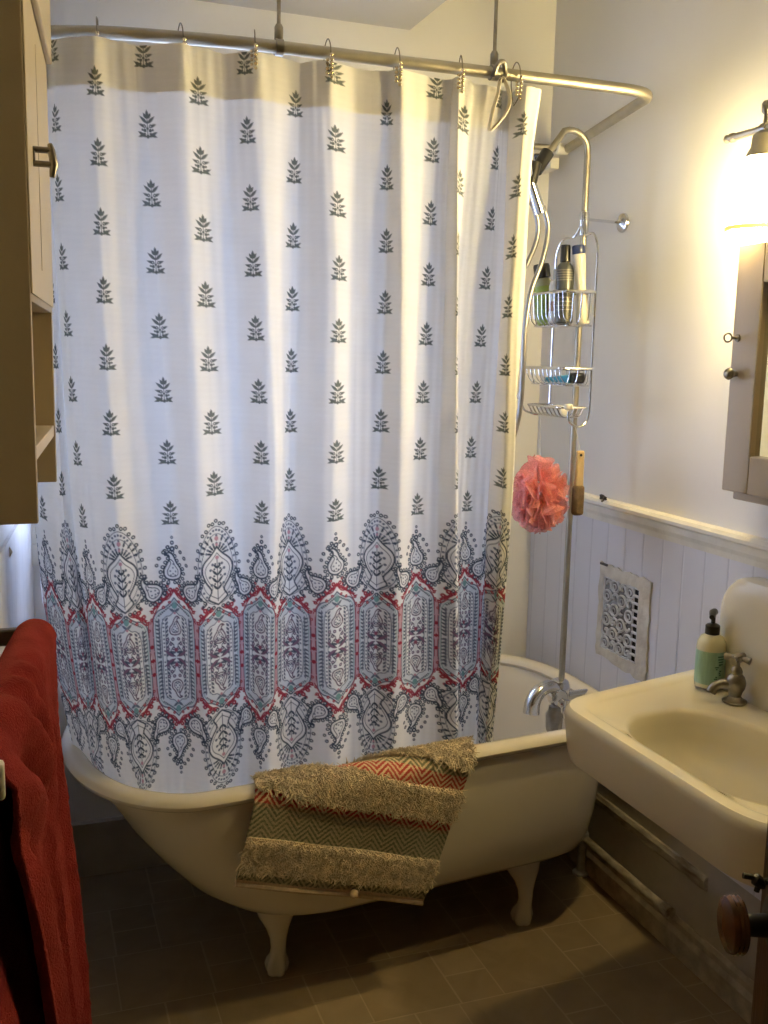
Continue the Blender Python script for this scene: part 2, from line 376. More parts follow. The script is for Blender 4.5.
def hose(name, pts, parent, r=.0075):
    P = cr(pts, 40); R = [r*(1+.13*math.sin(i*PI/1.0+.5*PI)) if i % 2 else r*.86 for i in range(len(P))]
    return MB().tube(P, R, 10).build(name, mat('ribbed_steel', (.40, .39, .38), .38, 1, ns=30, na=.1), parent)
hp = [W(u, v, 'y', y) for u, v, y in ((543, 206, 2.33), (548, 228, 2.33), (543, 258, 2.32), (531, 292, 2.31), (525, 330, 2.30), (523, 370, 2.30), (519, 415, 2.31), (508, 445, 2.33), (494, 410, 2.36), (496, 320, 2.37), (528, 262, 2.36), (538, 232, 2.355), (534, 208, 2.35), (524, 195, 2.345))]
hose('hose', hp, hs)

# ------------------------------------------------------------------ shower rod ring
ZR = 2.11
rod = thing('shower_rod', 'galvanised shower rod ring around the tub, hung from the ceiling', 'curtain rod', (.8, 2.1, 2.0))
fp = cr([(.008, 2.285, ZR), (.030, 2.20, ZR), *[tuple(W(u_, v_, 'z', ZR)) for u_, v_ in ((102, 32.5), (181, 37.8))], (.47, 2.083, ZR), (.75, 2.076, ZR), (1.0, 2.070, ZR), (1.26, 2.066, ZR), (1.355, 2.072, ZR), (1.398, 2.105, ZR), (1.412, 2.16, ZR)], 8)+[Vector((1.528, 2.70, ZR))]
MB().tube(fp, .0125, 16).build('front_rail', NICKEL, rod)
MB().tube([(1.53, 2.70, ZR), (.9, 2.72, ZR), (.05, 2.73, ZR)], .009, 14).build('back_rail', NICKEL, rod)
mb = MB(); mb.lathe([(.016, -.02), (.017, 0), (.016, .02)], (1.512, 2.70, ZR), (1, 0, 0), n=16); mb.box(1.485, 2.715, ZR-.055, 1.515, YB, ZR-.022)
tag(mb.build('corner_bracket', TRIMW, rod, bevel=.003), 'pale wall bracket')
for x, zt in ((.512, ZC), (.985, 2.75)):
    mb = MB(); mb.tube([(x, 2.083 if x < .7 else 2.07, ZR+.012), (x, 2.083 if x < .7 else 2.07, zt)], .0042, 8); mb.lathe([(.007, 0), (.009, .004), (.009, .03), (.006, .036)], (x, 2.083 if x < .7 else 2.07, ZR+.008), n=12)
    mb.lathe([(.0165, -.008), (.0165, .008)], (x, 2.083 if x < .7 else 2.07, ZR), (1, 0, 0), n=16)
    mb.build('ceiling_hanger', BRASSD, rod)

# ------------------------------------------------------------------ curtain print (fabric space, metres)
RES = .0008
DS = .106
class Cv:
    """a small wrap-around ink canvas; y up, origin at its vertical centre"""
    def __init__(s, w, h):
        s.w, s.h = int(round(w/RES)), int(round(h/RES)); s.rgb = np.ones((s.h, s.w, 3))*np.array([.93, .92, .90]); s.W, s.H = w, h
    def blend(s, cx0, cx1, cy0, cy1, fn, col):
        i0, i1 = int(math.floor(cx0/RES))-2, int(math.ceil(cx1/RES))+2; j0, j1 = int(math.floor((cy0+s.H/2)/RES))-2, int(math.ceil((cy1+s.H/2)/RES))+2
        j0 = max(j0, 0); j1 = min(j1, s.h)
        if j1 <= j0: return
        I = np.arange(i0, i1); J = np.arange(j0, j1)
        x, y = np.meshgrid((I+.5)*RES, (J+.5)*RES-s.H/2); a = np.clip(fn(x, y)/RES+.5, 0, 1)[..., None]
        ii = I % s.w; blk = s.rgb[j0:j1][:, ii]; s.rgb[np.ix_(J, ii)] = blk*(1-a)+np.array(col)*a
    def stroke(s, pts, w, col):
        for (x0, y0), (x1, y1) in zip(pts[:-1], pts[1:]):
            def fn(x, y):
                dx, dy = x1-x0, y1-y0; t = np.clip(((x-x0)*dx+(y-y0)*dy)/(dx*dx+dy*dy+1e-12), 0, 1)
                return w/2-np.hypot(x-x0-t*dx, y-y0-t*dy)
            s.blend(min(x0, x1)-w, max(x0, x1)+w, min(y0, y1)-w, max(y0, y1)+w, fn, col)
    def dot(s, x0, y0, r, col): s.blend(x0-r, x0+r, y0-r, y0+r, lambda x, y: r-np.hypot(x-x0, y-y0), col)
    def leaf(s, x0, y0, ang, l, w, col):
        ca, sa = math.cos(ang), math.sin(ang)
        def fn(x, y):
            u = (x-x0)*ca+(y-y0)*sa; v = -(x-x0)*sa+(y-y0)*ca; t = np.clip(u/l, 0, 1)
            return np.minimum(w*np.sin(PI*t**.8)-np.abs(v), np.minimum(u, l-u)+.0003)
        s.blend(x0-l, x0+l, y0-l, y0+l, fn, col)
    def fill(s, pts, col):
        P = np.array(pts); xs, ys = P[:, 0], P[:, 1]
        def fn(x, y):
            ins = np.zeros(x.shape, bool)
            for k in range(len(P)):
                ax, ay = P[k]; bx, by = P[k-1]
                cnd = ((ay > y) != (by > y)) & (x < (bx-ax)*(y-ay)/(by-ay+1e-12)+ax); ins ^= cnd
            return np.where(ins, 1.0, -1.0)
        s.blend(xs.min(), xs.max(), ys.min(), ys.max(), fn, col)
INK = (.060, .080, .115); MID = (.15, .18, .24); RED = (.36, .045, .07); MAUVE = (.55, .30, .36); PALE = (.62, .70, .76); PINK = (.78, .62, .63); TEALI = (.20, .38, .38)
def cr2(pts, n=6, closed=False): return [(p.x, p.y) for p in cr([(a, b, 0) for a, b in pts], n, closed)]
def pose(pts, cx, cy, s, ang=0, flip=1):
    ca, sa = math.cos(ang), math.sin(ang); return [(cx+(x*flip*ca-y*sa)*s, cy+(x*flip*sa+y*ca)*s) for x, y in pts]
PAIS = cr2([(0, -1), (.62, -.78), (.78, -.2), (.48, .42), (.28, .8), (.38, 1.08), (.62, 1.1), (.30, 1.30), (-.08, 1.0), (-.36, .42), (-.74, -.1), (-.64, -.76)], 6, True)
def paisley(c, x, y, s, ang, flip, dark=INK, ring=True):
    if ring:   # florets crowded along the edge
        Q = pose([(a*1.30, b*1.20-.02) for a, b in PAIS], x, y, s, ang, flip); acc = 0; last = Q[0]
        for q in Q+Q[:1]:
            acc += math.hypot(q[0]-last[0], q[1]-last[1]); last = q
            if acc > .0085:
                acc = 0; c.dot(*q, .0043, dark); c.dot(q[0], q[1], .0017, (.72, .75, .78))
    o = pose(PAIS, x, y, s, ang, flip); c.fill(o, (.83, .84, .85)); c.stroke(o+o[:1], .0034 if ring else .0026, dark)
    i = pose([(a*.62, b*.62-.12) for a, b in PAIS], x, y, s, ang, flip); c.stroke(i+i[:1], .0016, dark)
    for a, b in ((0, -.5), (.25, -.25), (-.25, -.3), (0, 0), (-.05, .3), (.2, -.6), (-.2, -.62)):
        q = pose([(a, b)], x, y, s, ang, flip)[0]; c.dot(*q, .0019, MID)
def medal(c, x, sgn):
    y = lambda v: sgn*v
    egg = [(x+.0475*math.sin(t)*(1+.16*math.cos(t)), y(.199-.089*math.cos(t))) for t in np.linspace(0, 2*PI, 65)]
    c.fill(egg, (.80, .81, .82)); ey0 = y(.199)
    for k in range(0, 64, 2):
        ex, ey = egg[k]; s_ = 1.0+.05*(k % 4 == 0); px_, py_ = x+(ex-x)*s_, ey0+(ey-ey0)*s_
        c.dot(px_, py_, .0042, INK); c.dot(px_, py_, .0016, (.80, .80, .80))
        s_ = .84; c.dot(x+(ex-x)*s_, ey0+(ey-ey0)*s_, .0026, MID)
    for s_ in (.92, .75): c.stroke([(x+(a-x)*s_, ey0+(b-ey0)*s_) for a, b in egg], .0014, INK if s_ > .9 else MID)
    for k in range(9):   # fan of florets in the crown
        a = PI/2+(k-4)*.34; aa_ = a if sgn > 0 else -a
        for r0 in (.012, .028): c.leaf(x+r0*math.cos(a), y(.222+r0*math.sin(a)), aa_, .014, .0022, INK); c.dot(x+(r0+.012)*math.cos(a), y(.222+(r0+.012)*math.sin(a)), .0026, MID)
    c.dot(x, y(.256), .0046, MAUVE); c.dot(x, y(.243), .0030, MAUVE)
    og = [(0, .238), (.012, .224), (.029, .208), (.034, .190), (.026, .168), (.014, .148), (.021, .132), (.008, .121), (0, .116)]
    c.fill([(x-a, y(b)) for a, b in cr2(og, 5)]+[(x+a, y(b)) for a, b in cr2(og, 5)][::-1], (.87, .87, .87))
    for w, k, s_ in ((.0034, INK, 1), (.0014, INK, .80)):
        for f in (1, -1): c.stroke([(x+f*a*s_, y(.176+(b-.176)*s_)) for a, b in cr2(og, 5)], w, k)
    c.stroke([(x, y(.124)), (x, y(.214))], .0018, INK)
    for f in (1, -1):
        for b, l in ((.148, .017), (.162, .021), (.178, .019), (.193, .013)):
            c.leaf(x, y(b), math.atan2(sgn*.9, f*.8), l, .0026, INK); c.dot(x+f*l*.8, y(b+l*.72), .0030, MID); c.dot(x+f*l*.35, y(b+l*.75), .0022, INK)
        c.stroke([(x+f*a, y(b)) for a, b in cr2([(.040, .190), (.049, .160), (.041, .136), (.026, .124), (.036, .114)], 5)], .0028, INK)
        c.stroke([(x+f*a, y(b)) for a, b in cr2([(.034, .172), (.040, .152), (.031, .136), (.020, .128)], 5)], .0018, MID)
        for a, b in ((.046, .142), (.050, .160), (.050, .178), (.034, .118)): c.dot(x+f*a, y(b), .0032, INK)
    c.dot(x, y(.216), .0040, MAUVE)
def tri(c, x, sgn):
    y = lambda v: sgn*v
    for f in (1, -1):
        a = -f*.85
        paisley(c, x+f*.047, y(.148), .0235, a if sgn > 0 else PI-a, -f*sgn)
        for b, d in ((.018, .150), (.026, .158), (.012, .160), (.074, .170), (.020, .140)): c.dot(x+f*b, y(d), .0040, INK); c.dot(x+f*b, y(d), .0015, (.75, .75, .78))
    paisley(c, x, y(.192), .0255, 0 if sgn > 0 else PI, -sgn)
    for a, b, r in ((0, .232, .0060), (0, .245, .0048), (0, .256, .0034), (.010, .236, .0044), (-.010, .236, .0044), (.019, .226, .0042), (-.019, .226, .0042), (.028, .214, .0042), (-.028, .214, .0042), (.033, .200, .0038), (-.033, .200, .0038)):
        c.dot(x+a, y(b), r, INK); c.dot(x+a, y(b), r*.35, (.75, .77, .8))
def panel(c, x, h):
    out = cr2([(0, h), (.010, h-.010), (.022, h-.019), (.038, h-.026), (.047, h-.048), (.0475, 0)], 6)
    inn = cr2([(0, h-.026), (.010, h-.036), (.022, h-.040), (.030, h-.060), (.031, 0)], 6)
    D2 = (.13, .15, .20)
    for sgn in (1, -1):
        L = [(x-a, sgn*b) for a, b in out]; R_ = [(x+a, sgn*b) for a, b in out]
        c.fill(L+R_[::-1], (.70, .75, .80))
    for sgn in (1, -1):
        c.fill([(x-a, sgn*b) for a, b in inn]+[(x+a, sgn*b) for a, b in inn][::-1], (.84, .86, .87))
        for f in (1, -1):
            c.stroke([(x+f*a, sgn*b) for a, b in out], .0030, MID); c.stroke([(x+f*a*.90, sgn*b*.955) for a, b in out], .0014, TEALI)
            c.stroke([(x+f*a, sgn*b) for a, b in inn], .0018, MID)
            for b in np.arange(.003, h-.045, .0085):
                c.leaf(x+f*.0335, sgn*b, sgn*.5 if f > 0 else PI-sgn*.5, .012, .0022, D2); c.leaf(x+f*.034, sgn*b, sgn*1.4 if f > 0 else sgn*(PI-1.4), .010, .0020, MID)
                c.leaf(x+f*.0225, sgn*b, sgn*2.2 if f > 0 else sgn*(PI-2.2), .011, .0024, D2); c.dot(x+f*.026, sgn*(b+.005), .0020, MID)
            c.stroke([(x+f*.0225, 0), (x+f*.0215, sgn*(h-.056))], .0014, MID)
            for t in np.linspace(0, 1, 9): c.dot(x+f*(.004+.030*t), sgn*(h-.012-.022*t), .0020, D2)
        c.leaf(x, sgn*(h-.024), sgn*PI/2, .016, .0065, TEALI); c.dot(x, sgn*(h-.032), .0034, MAUVE)
        for f in (1, -1): c.leaf(x, sgn*(h-.030), sgn*.6 if f > 0 else sgn*(PI-.6), .016, .0030, MID)
        paisley(c, x, sgn*(h-.062), .0175, 0 if sgn > 0 else PI, sgn, (.15, .11, .16), False)
        for f in (1, -1):
            for a, b in ((.012, .030), (.019, .020), (.007, .040), (.019, .040), (.006, .020)): c.dot(x+f*a, sgn*b, .0040, (.15, .13, .2)); c.dot(x+f*a, sgn*b, .0014, (.7, .6, .65))
            c.leaf(x+f*.004, sgn*.002, sgn*.6 if f > 0 else sgn*(PI-.6), .027, .0046, (.22, .13, .2)); c.leaf(x, sgn*.010, sgn*.2 if f > 0 else sgn*(PI-.2), .020, .0030, D2)
            c.stroke([(x+f*a, sgn*b) for a, b in cr2([(.002, .002), (.013, .014), (.005, .026), (.014, .036)], 5)], .0018, INK)
        c.dot(x, sgn*.016, .0046, (.30, .10, .15))
def garland(c, x, h0, h1, half):
    """red vine from a column's tip down to the panel shoulders"""
    for sgn in (1, -1):
        for f in (1, -1):
            P = cr2([(.002, h1), (.012, h1-.012), (.026, h1-.018), (.040, h1-.036), (half, h0)], 6)
            c.stroke([(x+f*a, sgn*b) for a, b in P], .0024, RED)
            for a, b, r in ((.008, h1+.006, .0050), (.018, h1+.001, .0052), (.030, h1-.009, .0054), (.040, h1-.020, .0050), (.024, h1-.030, .0036), (.047, h1-.036, .0042), (.011, h1-.020, .0034), (.036, h1-.003, .0036), (.014, h1+.014, .0036), (.050, h1-.052, .0032)):
                c.dot(x+f*a, sgn*b, r, RED); c.dot(x+f*a, sgn*b, r*.3, (.75, .5, .5))
            for k in range(8):
                t = k/8; a = .004+.046*t; b = h1-.003-.036*t; c.leaf(x+f*a, sgn*b, sgn*(1.9 if f > 0 else PI-1.9), .013, .0026, RED); c.leaf(x+f*a, sgn*b, sgn*(.2 if f > 0 else PI-.2), .010, .0020, RED)
BH = .60
tile = Cv(2*DS, BH)
for x in (DS, 2*DS):       # red column stems between panels
    x -= DS/2
xA, xB = DS*.5, DS*1.5
panel(tile, xA, .112); panel(tile, xB, .128)
for xm in (0, DS):
    for f in (1, -1):
        tile.stroke([(xm+f*.0055, -.085), (xm+f*.0030, -.03), (xm+f*.0050, 0), (xm+f*.0030, .03), (xm+f*.0055, .085)], .0019, RED)
    for b in (-.06, -.03, -.006, .02, .05): tile.stroke([(xm-.006, b), (xm+.006, b)], .0026, MAUVE)
    tile.fill([(xm-.004, -.085), (xm+.004, -.085), (xm+.003, 0), (xm+.004, .085), (xm-.004, .085), (xm-.003, 0)], (.62, .40, .46))
    for b in (-.03, 0, .03): tile.dot(xm, b, .0045, RED)
garland(tile, xA, .080, .118, .050); garland(tile, xB, .080, .140, .052)
for sg in (1, -1): medal(tile, xA, sg); tri(tile, xB, sg)
# sprig repeat
SPH = .1305
sprig = Cv(2*DS, SPH)
def plant(c, x, y):
    k = (.15, .17, .165)
    c.stroke([(x, y-.026), (x, y+.016)], .0016, k); c.leaf(x, y+.012, PI/2, .015, .0034, k)
    for f in (1, -1):
        g = lambda a: a if f > 0 else PI-a
        c.leaf(x+f*.001, y+.010, g(1.0), .013, .0030, k); c.leaf(x, y+.001, g(.72), .021, .0032, k); c.leaf(x+f*.003, y-.006, g(.35), .016, .0028, k)
        c.dot(x+f*.0065, y-.004, .0036, k); c.dot(x+f*.0062, y-.004, .0013, (.7, .7, .7)); c.dot(x+f*.0055, y-.012, .0034, k); c.dot(x+f*.0105, y-.011, .0022, k)
        c.leaf(x+f*.002, y-.0245, g(.50), .021, .0034, k); c.leaf(x+f*.005, y-.0195, g(-.35), .016, .0028, k); c.dot(x+f*.006, y-.0185, .0026, k)
    c.dot(x, y-.023, .0036, k); c.dot(x, y-.008, .0026, k)
plant(sprig, xA, 0); 
for yy in (SPH/2-1e-4, -SPH/2): plant(sprig, xB, yy)
ZB = .838                   # border centre height
def sample(img, H, s, y):
    x = (s/RES-.5); yy = ((y+H/2)/RES-.5); h, w = img.shape[:2]
    i0 = np.floor(x).astype(int); j0 = np.floor(yy).astype(int); fx_ = (x-i0)[..., None]; fy_ = (yy-j0)[..., None]
    g = lambda j, i: img[np.clip(j, 0, h-1), i % w]
    return (g(j0, i0)*(1-fx_)+g(j0, i0+1)*fx_)*(1-fy_)+(g(j0+1, i0)*(1-fx_)+g(j0+1, i0+1)*fx_)*fy_

# ------------------------------------------------------------------ curtain surface
VR = [60, 170, 300, 500, 620, 760]
KN = [  # fabric column, photo columns at six heights, fold depth (m, + = towards the tub)
 (-1.6, [24, 26, 30, 34, 46, 76], .24), (-1.0, [28, 30, 35, 42, 56, 84], .17), (-.55, [34, 37, 43, 53, 65, 90], .075), (0, [40, 45, 53, 63, 79, 94], .055), (.5, [45, 50, 58, 71, 87, 104], .075),
 (1, [53, 57, 65, 81, 95, 115], .030), (1.5, [72, 77, 84, 94, 107, 128], .014), (2, [94, 99, 104, 115, 126, 142], -.016), (2.5, [118, 124, 130, 142, 150, 161], .010), (3, [143, 150, 158, 170, 175, 181], .020),
 (3.68, [181, 185, 190, 200, 204, 210], -.020), (4, [197, 201, 206, 215, 219, 224], -.004), (4.5, [222, 226, 231, 239, 241, 244], .018), (5.3, [258, 263, 268, 274, 271, 270], -.020), (6, [296, 294, 292, 289, 290, 292], .018), (6.9, [328, 332, 335, 331, 333, 335], -.018), (7.4, [358, 357, 356, 353, 353, 353], .016),
 (8, [386, 387, 385, 378, 376, 373], .010), (8.4, [400, 402, 402, 400, 397, 394], -.022), (9, [437, 432, 428, 417, 416, 414], .014), (9.5, [452, 447, 444, 437, 436, 435], .006), (9.85, [459, 458, 457, 456, 456, 456], -.026), (10, [467, 461, 458, 458, 458, 458], -.012), (10.2, [476, 467, 456, 455, 455, 455], .020), (10.6, [489, 480, 468, 458, 457, 456], .024),
 (11, [502, 496, 485, 467, 464, 463], .024), (11.5, [507, 502, 496, 484, 480, 474], .026), (11.7, [511, 506, 501, 488, 483, 477], .030), (12, [527, 519, 509, 502, 494, 484], -.030), (12.35, [544, 529, 519, 511, 502, 490], -.034), (12.7, [546, 532, 524, 509, 500, 489], .020)]
KS = np.array([k[0] for k in KN])
def y0(k, z):
    t = np.clip((2.1-z)/1.55, 0, 1); return 2.082-.010*np.clip(k/12, 0, 1)+t*(.024+.072*np.clip(k/11, 0, 1.05))+.030*np.clip((4-k)/3, 0, 1.6)*(1-t)**2
KZ = np.zeros((len(KN), len(VR))); KX = KZ.copy(); KO = KZ.copy()
for i, (k, us, off) in enumerate(KN):
    for j, (u, v) in enumerate(zip(us, VR)):
        z = 2.1-1.55*(v-55)/720; amp = [.55, .8, 1, 1, 1, .9][j]
        if k < 0: amp = [.5, .6, .8, 1, 1, 1][j]
        if j == 5 and k < 3: off = {-1.6: .26, -1.0: .22, -.55: .16, 0: .135, .5: .105, 1: .065, 1.5: .036, 2: .006, 2.5: .024}[k]
        if k >= 2: amp *= 1.45
        o = off*amp
        for _ in range(3):
            p = W(u, v, 'y', float(y0(k, z))+o); z = p.z
        KX[i, j], KZ[i, j], KO[i, j] = p.x, p.z, o
ZT, ZH = 2.0905, .515
NS, NT = 890, 1010
kk = np.linspace(-1.6, 12.7, NS); zz = np.linspace(ZT, ZH, NT)
XK = np.zeros((NT, len(KN))); OK_ = XK.copy()
for i in range(len(KN)):
    zk = KZ[i][::-1]; XK[:, i] = pchip(zk, KX[i][::-1], zz); OK_[:, i] = pchip(zk, KO[i][::-1], zz)
    lo = zz < zk[0]; XK[lo, i] = KX[i][-1]+(zk[0]-zz[lo])*(.25 if KS[i] < 2 else .02)
PX = np.array([pchip(KS, XK[j], kk) for j in range(NT)]); PO = np.array([pchip(KS, OK_[j], kk) for j in range(NT)])
KG, ZG = np.meshgrid(kk, zz)
PY = y0(KG, ZG)+PO+.0032*fnoise(KG*2.2, ZG*1.6, 3)
PY += .012*np.clip((.56-ZG)/.1, 0, 1)
PZ = ZG.copy()
RK = [2.0, 3.68, 5.3, 6.9, 8.4, 10.05]
dr = np.min(np.abs(KG[:, :, None]-np.array(RK)), axis=2)
tt = np.clip((ZT-ZG)/.35, 0, 1)
PY += -.010*np.exp(-(dr/.16)**2)*np.exp(-((ZG-2.05)/.05)**2)+.006*np.cos(dr*5)*(1-tt)
PZ += -.008*np.clip(dr-.25, 0, 1)*np.exp(-(ZT-ZG)/.05)
# print colours
S = (KG-2)*DS+xA
INKC = sample(tile.rgb, BH, S, (ZG-ZB)/1.05)
spr = sample(sprig.rgb, SPH, S, np.mod(ZG-2.009+SPH/2, SPH)-SPH/2)
up_ = (ZG > ZB+.29)
ksel = np.round(KG); isB = (np.mod(ksel, 2) == 1)
top_ok = ZG > 1.168-.03
spr_on = up_ & np.where(isB, ZG > 1.168-.033, ZG > 1.227-.033)
RGB = np.where(spr_on[..., None], spr, np.where((np.abs(ZG-ZB) < .312)[..., None], INKC, np.array([.93, .92, .90])))
slub = 1+.030*np.clip(fnoise(KG*3.2, ZG*160, 11, 3), -1, 1)
RGB = RGB*slub[..., None]
HEM = np.where(ZG > 2.100-.098, .16, 1.0)
HEM = np.where(KG < -1.5, .55, HEM)
RGBA = np.concatenate([RGB, HEM[..., None]], axis=2).reshape(-1, 4).astype(np.float32)
me = bpy.data.meshes.new('shower_curtain')
co = np.stack([PX, PY, PZ], axis=2).reshape(-1, 3).astype(np.float32)
ii = np.arange(NS*NT).reshape(NT, NS); q = np.stack([ii[:-1, :-1], ii[1:, :-1], ii[1:, 1:], ii[:-1, 1:]], axis=2).reshape(-1, 4)
corg = np.array([.6, 2.1, .455], np.float32)
me.vertices.add(len(co)); me.vertices.foreach_set('co', (co-corg).ravel())
me.loops.add(q.size); me.loops.foreach_set('vertex_index', q.ravel().astype(np.int32))
me.polygons.add(len(q)); me.polygons.foreach_set('loop_start', np.arange(0, q.size, 4, dtype=np.int32)); me.polygons.foreach_set('loop_total', np.full(len(q), 4, np.int32))
me.polygons.foreach_set('use_smooth', np.ones(len(q), bool)); me.update(calc_edges=True)
at_ = me.color_attributes.new('print', 'FLOAT_COLOR', 'POINT'); at_.data.foreach_set('color', RGBA.ravel())
def cloth(name, attr=True, col=(.9, .9, .9), trans=.5, alpha=None):
    m, nt, b, out = nodes(name); nt.nodes.remove(b); N = nt.nodes.new; L = nt.links.new
    df = N('ShaderNodeBsdfDiffuse'); tr = N('ShaderNodeBsdfTranslucent'); mx = N('ShaderNodeMixShader')
    L(df.outputs[0], mx.inputs[1]); L(tr.outputs[0], mx.inputs[2]); L(mx.outputs[0], out.inputs[0])
    if attr:
        a = N('ShaderNodeAttribute'); a.attribute_name = 'print'; L(a.outputs['Color'], df.inputs[0])
        g = N('ShaderNodeMixRGB'); g.blend_type = 'MULTIPLY'; g.inputs[0].default_value = 1; g.inputs[2].default_value = (1, 1, 1, 1); L(a.outputs['Color'], g.inputs[1]); L(g.outputs[0], tr.inputs[0])
        mu = N('ShaderNodeMath'); mu.operation = 'MULTIPLY'; mu.inputs[1].default_value = trans; L(a.outputs['Alpha'], mu.inputs[0]); L(mu.outputs[0], mx.inputs[0])
    else:
        df.inputs[0].default_value = (*col, 1); tr.inputs[0].default_value = (*col, 1); mx.inputs[0].default_value = trans
    return m
me.materials.append(cloth('printed_cotton', trans=.31))
cur = bpy.data.objects.new('shower_curtain', me); COL.objects.link(cur); cur.location = corg
tag(cur, 'white cotton shower curtain printed with grey sprigs above a red and slate paisley border', 'shower curtain')
# plain white liner at the head end
ml = MB(); rows = []
for j in range(30):
    z = 2.06-1.54*j/29; row = []
    for i in range(40):
        s = i/39; row.append((.030+.37*max(0, (.9-z))+(.24-.02*(j/29))*s, 2.50+.13*s*0-.0+.012*math.sin(s*22)+.02*s-.10*max(0, .9-z), z))
    rows.append(row)
ml.loft(rows, False)
lin = ml.build('shower_liner', cloth('white_vinyl', False, (.88, .90, .92), .8))
tag(lin, 'plain white shower liner hanging at the head of the tub behind the printed curtain', 'shower liner')

# ring hooks
def rod_y(x): return min((abs(p.x-x), p.y) for p in fp[8:])[1]
def ring_mesh():
    t = thing('curtain_hook', 'x', 'curtain hook', (0, 0, 0), 'beaded hooks along the shower rod')
    loop = [(.0, .004, -.062), (.002, -.017, -.045), (.002, -.020, -.01), (.001, -.016, .014), (0, -.004, .026), (0, .010, .022), (-.001, .018, .005), (-.001, .015, -.03), (0, .006, -.058)]
    MB().tube(cr(loop, 6), .0013, 6).build('wire_loop', WIRE, t)
    bm_ = MB()
    for i in range(6): bm_.ball((.003, -.021-.002*math.sin(i), -.008-.0085*i), .0042, 8)
    for i in range(4): bm_.ball((-.005, -.018, -.018-.0085*i), .0040, 8)
    bm_.build('bead_string', BEAD, t)
    return t
hk0 = ring_mesh(); hooks = [45, 100, 182, 255, 327, 396, 459, 514]
HL = ['curtain hook at the left end of the rod beside the tan wall cabinet', 'second beaded curtain hook from the left end of the rod', 'third beaded curtain hook from the left end of the rod', 'beaded curtain hook just left of the first thin ceiling hanger', 'beaded curtain hook just right of the first thin ceiling hanger', 'beaded curtain hook third to the right of the first ceiling hanger'.replace('third to the right of', 'second to the right of'), 'beaded curtain hook left of the second thin ceiling hanger', 'beaded curtain hook on the bunched right end of the curtain']
for i, u in enumerate(hooks):
    if i == 0: o = hk0
    else:
        o = hk0.copy(); COL.objects.link(o)
        for ch in list(hk0.children):
            d = ch.copy(); d.parent = o; COL.objects.link(d)
    p = W(u, 60, 'y', 2.08); x = p.x
    o.location = (x, rod_y(x) if i else 2.165, ZR); o['label'] = HL[i]; o.rotation_euler[2] = random.uniform(-.3, .3)
# tie knot at the curtain's right end below the second hanger
tie = thing('cloth_tie', 'cream cloth tie looped around the rod under the second ceiling hanger', 'tie', (.985, 2.05, 2.0))
kx = .985
tp = MB(); tp.tube(cr([(kx-.010, 2.054, 2.096), (kx-.002, 2.046, 2.122), (kx+.014, 2.052, 2.128), (kx+.022, 2.060, 2.104), (kx+.006, 2.044, 2.088)], 5), .0055, 8)
tag(tp.build('wire_wrap', BRASSD, tie), 'dark twisted wire')
tp = MB(); lp_ = cr([(kx+.004, 2.036, 2.094), (kx+.022, 2.032, 2.060), (kx+.016, 2.030, 2.025), (kx-.012, 2.030, 1.99), (kx-.022, 2.034, 1.985), (kx-.016, 2.034, 2.02), (kx-.004, 2.036, 2.06)], 6, True)
tp.loft([[p+Vector((0, -.004, 0)) for p in lp_], [p+Vector((.004, .004, 0)) for p in lp_], [p+Vector((.003, .016, .002)) for p in lp_]], True)
tp.build('cloth_loop', mat('cream_cloth', (.86, .80, .66), .9), tie, solid=.002)

# ------------------------------------------------------------------ bath mat over the rim
mw, mlg, ang = .485, .47, math.radians(-18.3)
BL = Vector((.398, .372)); ea = Vector((math.cos(ang), math.sin(ang))); eb = Vector((-ea.y, ea.x)).normalized(); eb = Vector((math.sin(math.radians(13)), math.cos(math.radians(13))))
def rim_out(x):  # outer face of the rim at x
    return 1.974+.105*max(0, min(1, (x-.30)/.98))
HRIM = .578
def drape(px, h, off):
    yo = rim_out(px)-.008; R = .034
    bow = .022*max(0, (HRIM-.06-h)/.35)   # lower part swings in towards the tub wall
    if h < HRIM-R: return Vector((px, yo-off+bow, h))
    s = h-(HRIM-R); th = s/R
    if th < PI*.95: return Vector((px, yo+R-(R+off)*math.cos(th), HRIM-R+(R+off)*math.sin(th)))
    return Vector((px, yo+2*R+off*.8+.004, HRIM-R-(s-PI*.95*R)))
bands = [(.042, .110), (.215, .285), (.345, .43)]
def zone(b):
    for i, (a, c_) in enumerate(bands):
        if a <= b <= c_: return i
    return -1
NA, NB = 250, 300
mat_v = []; mat_c = []
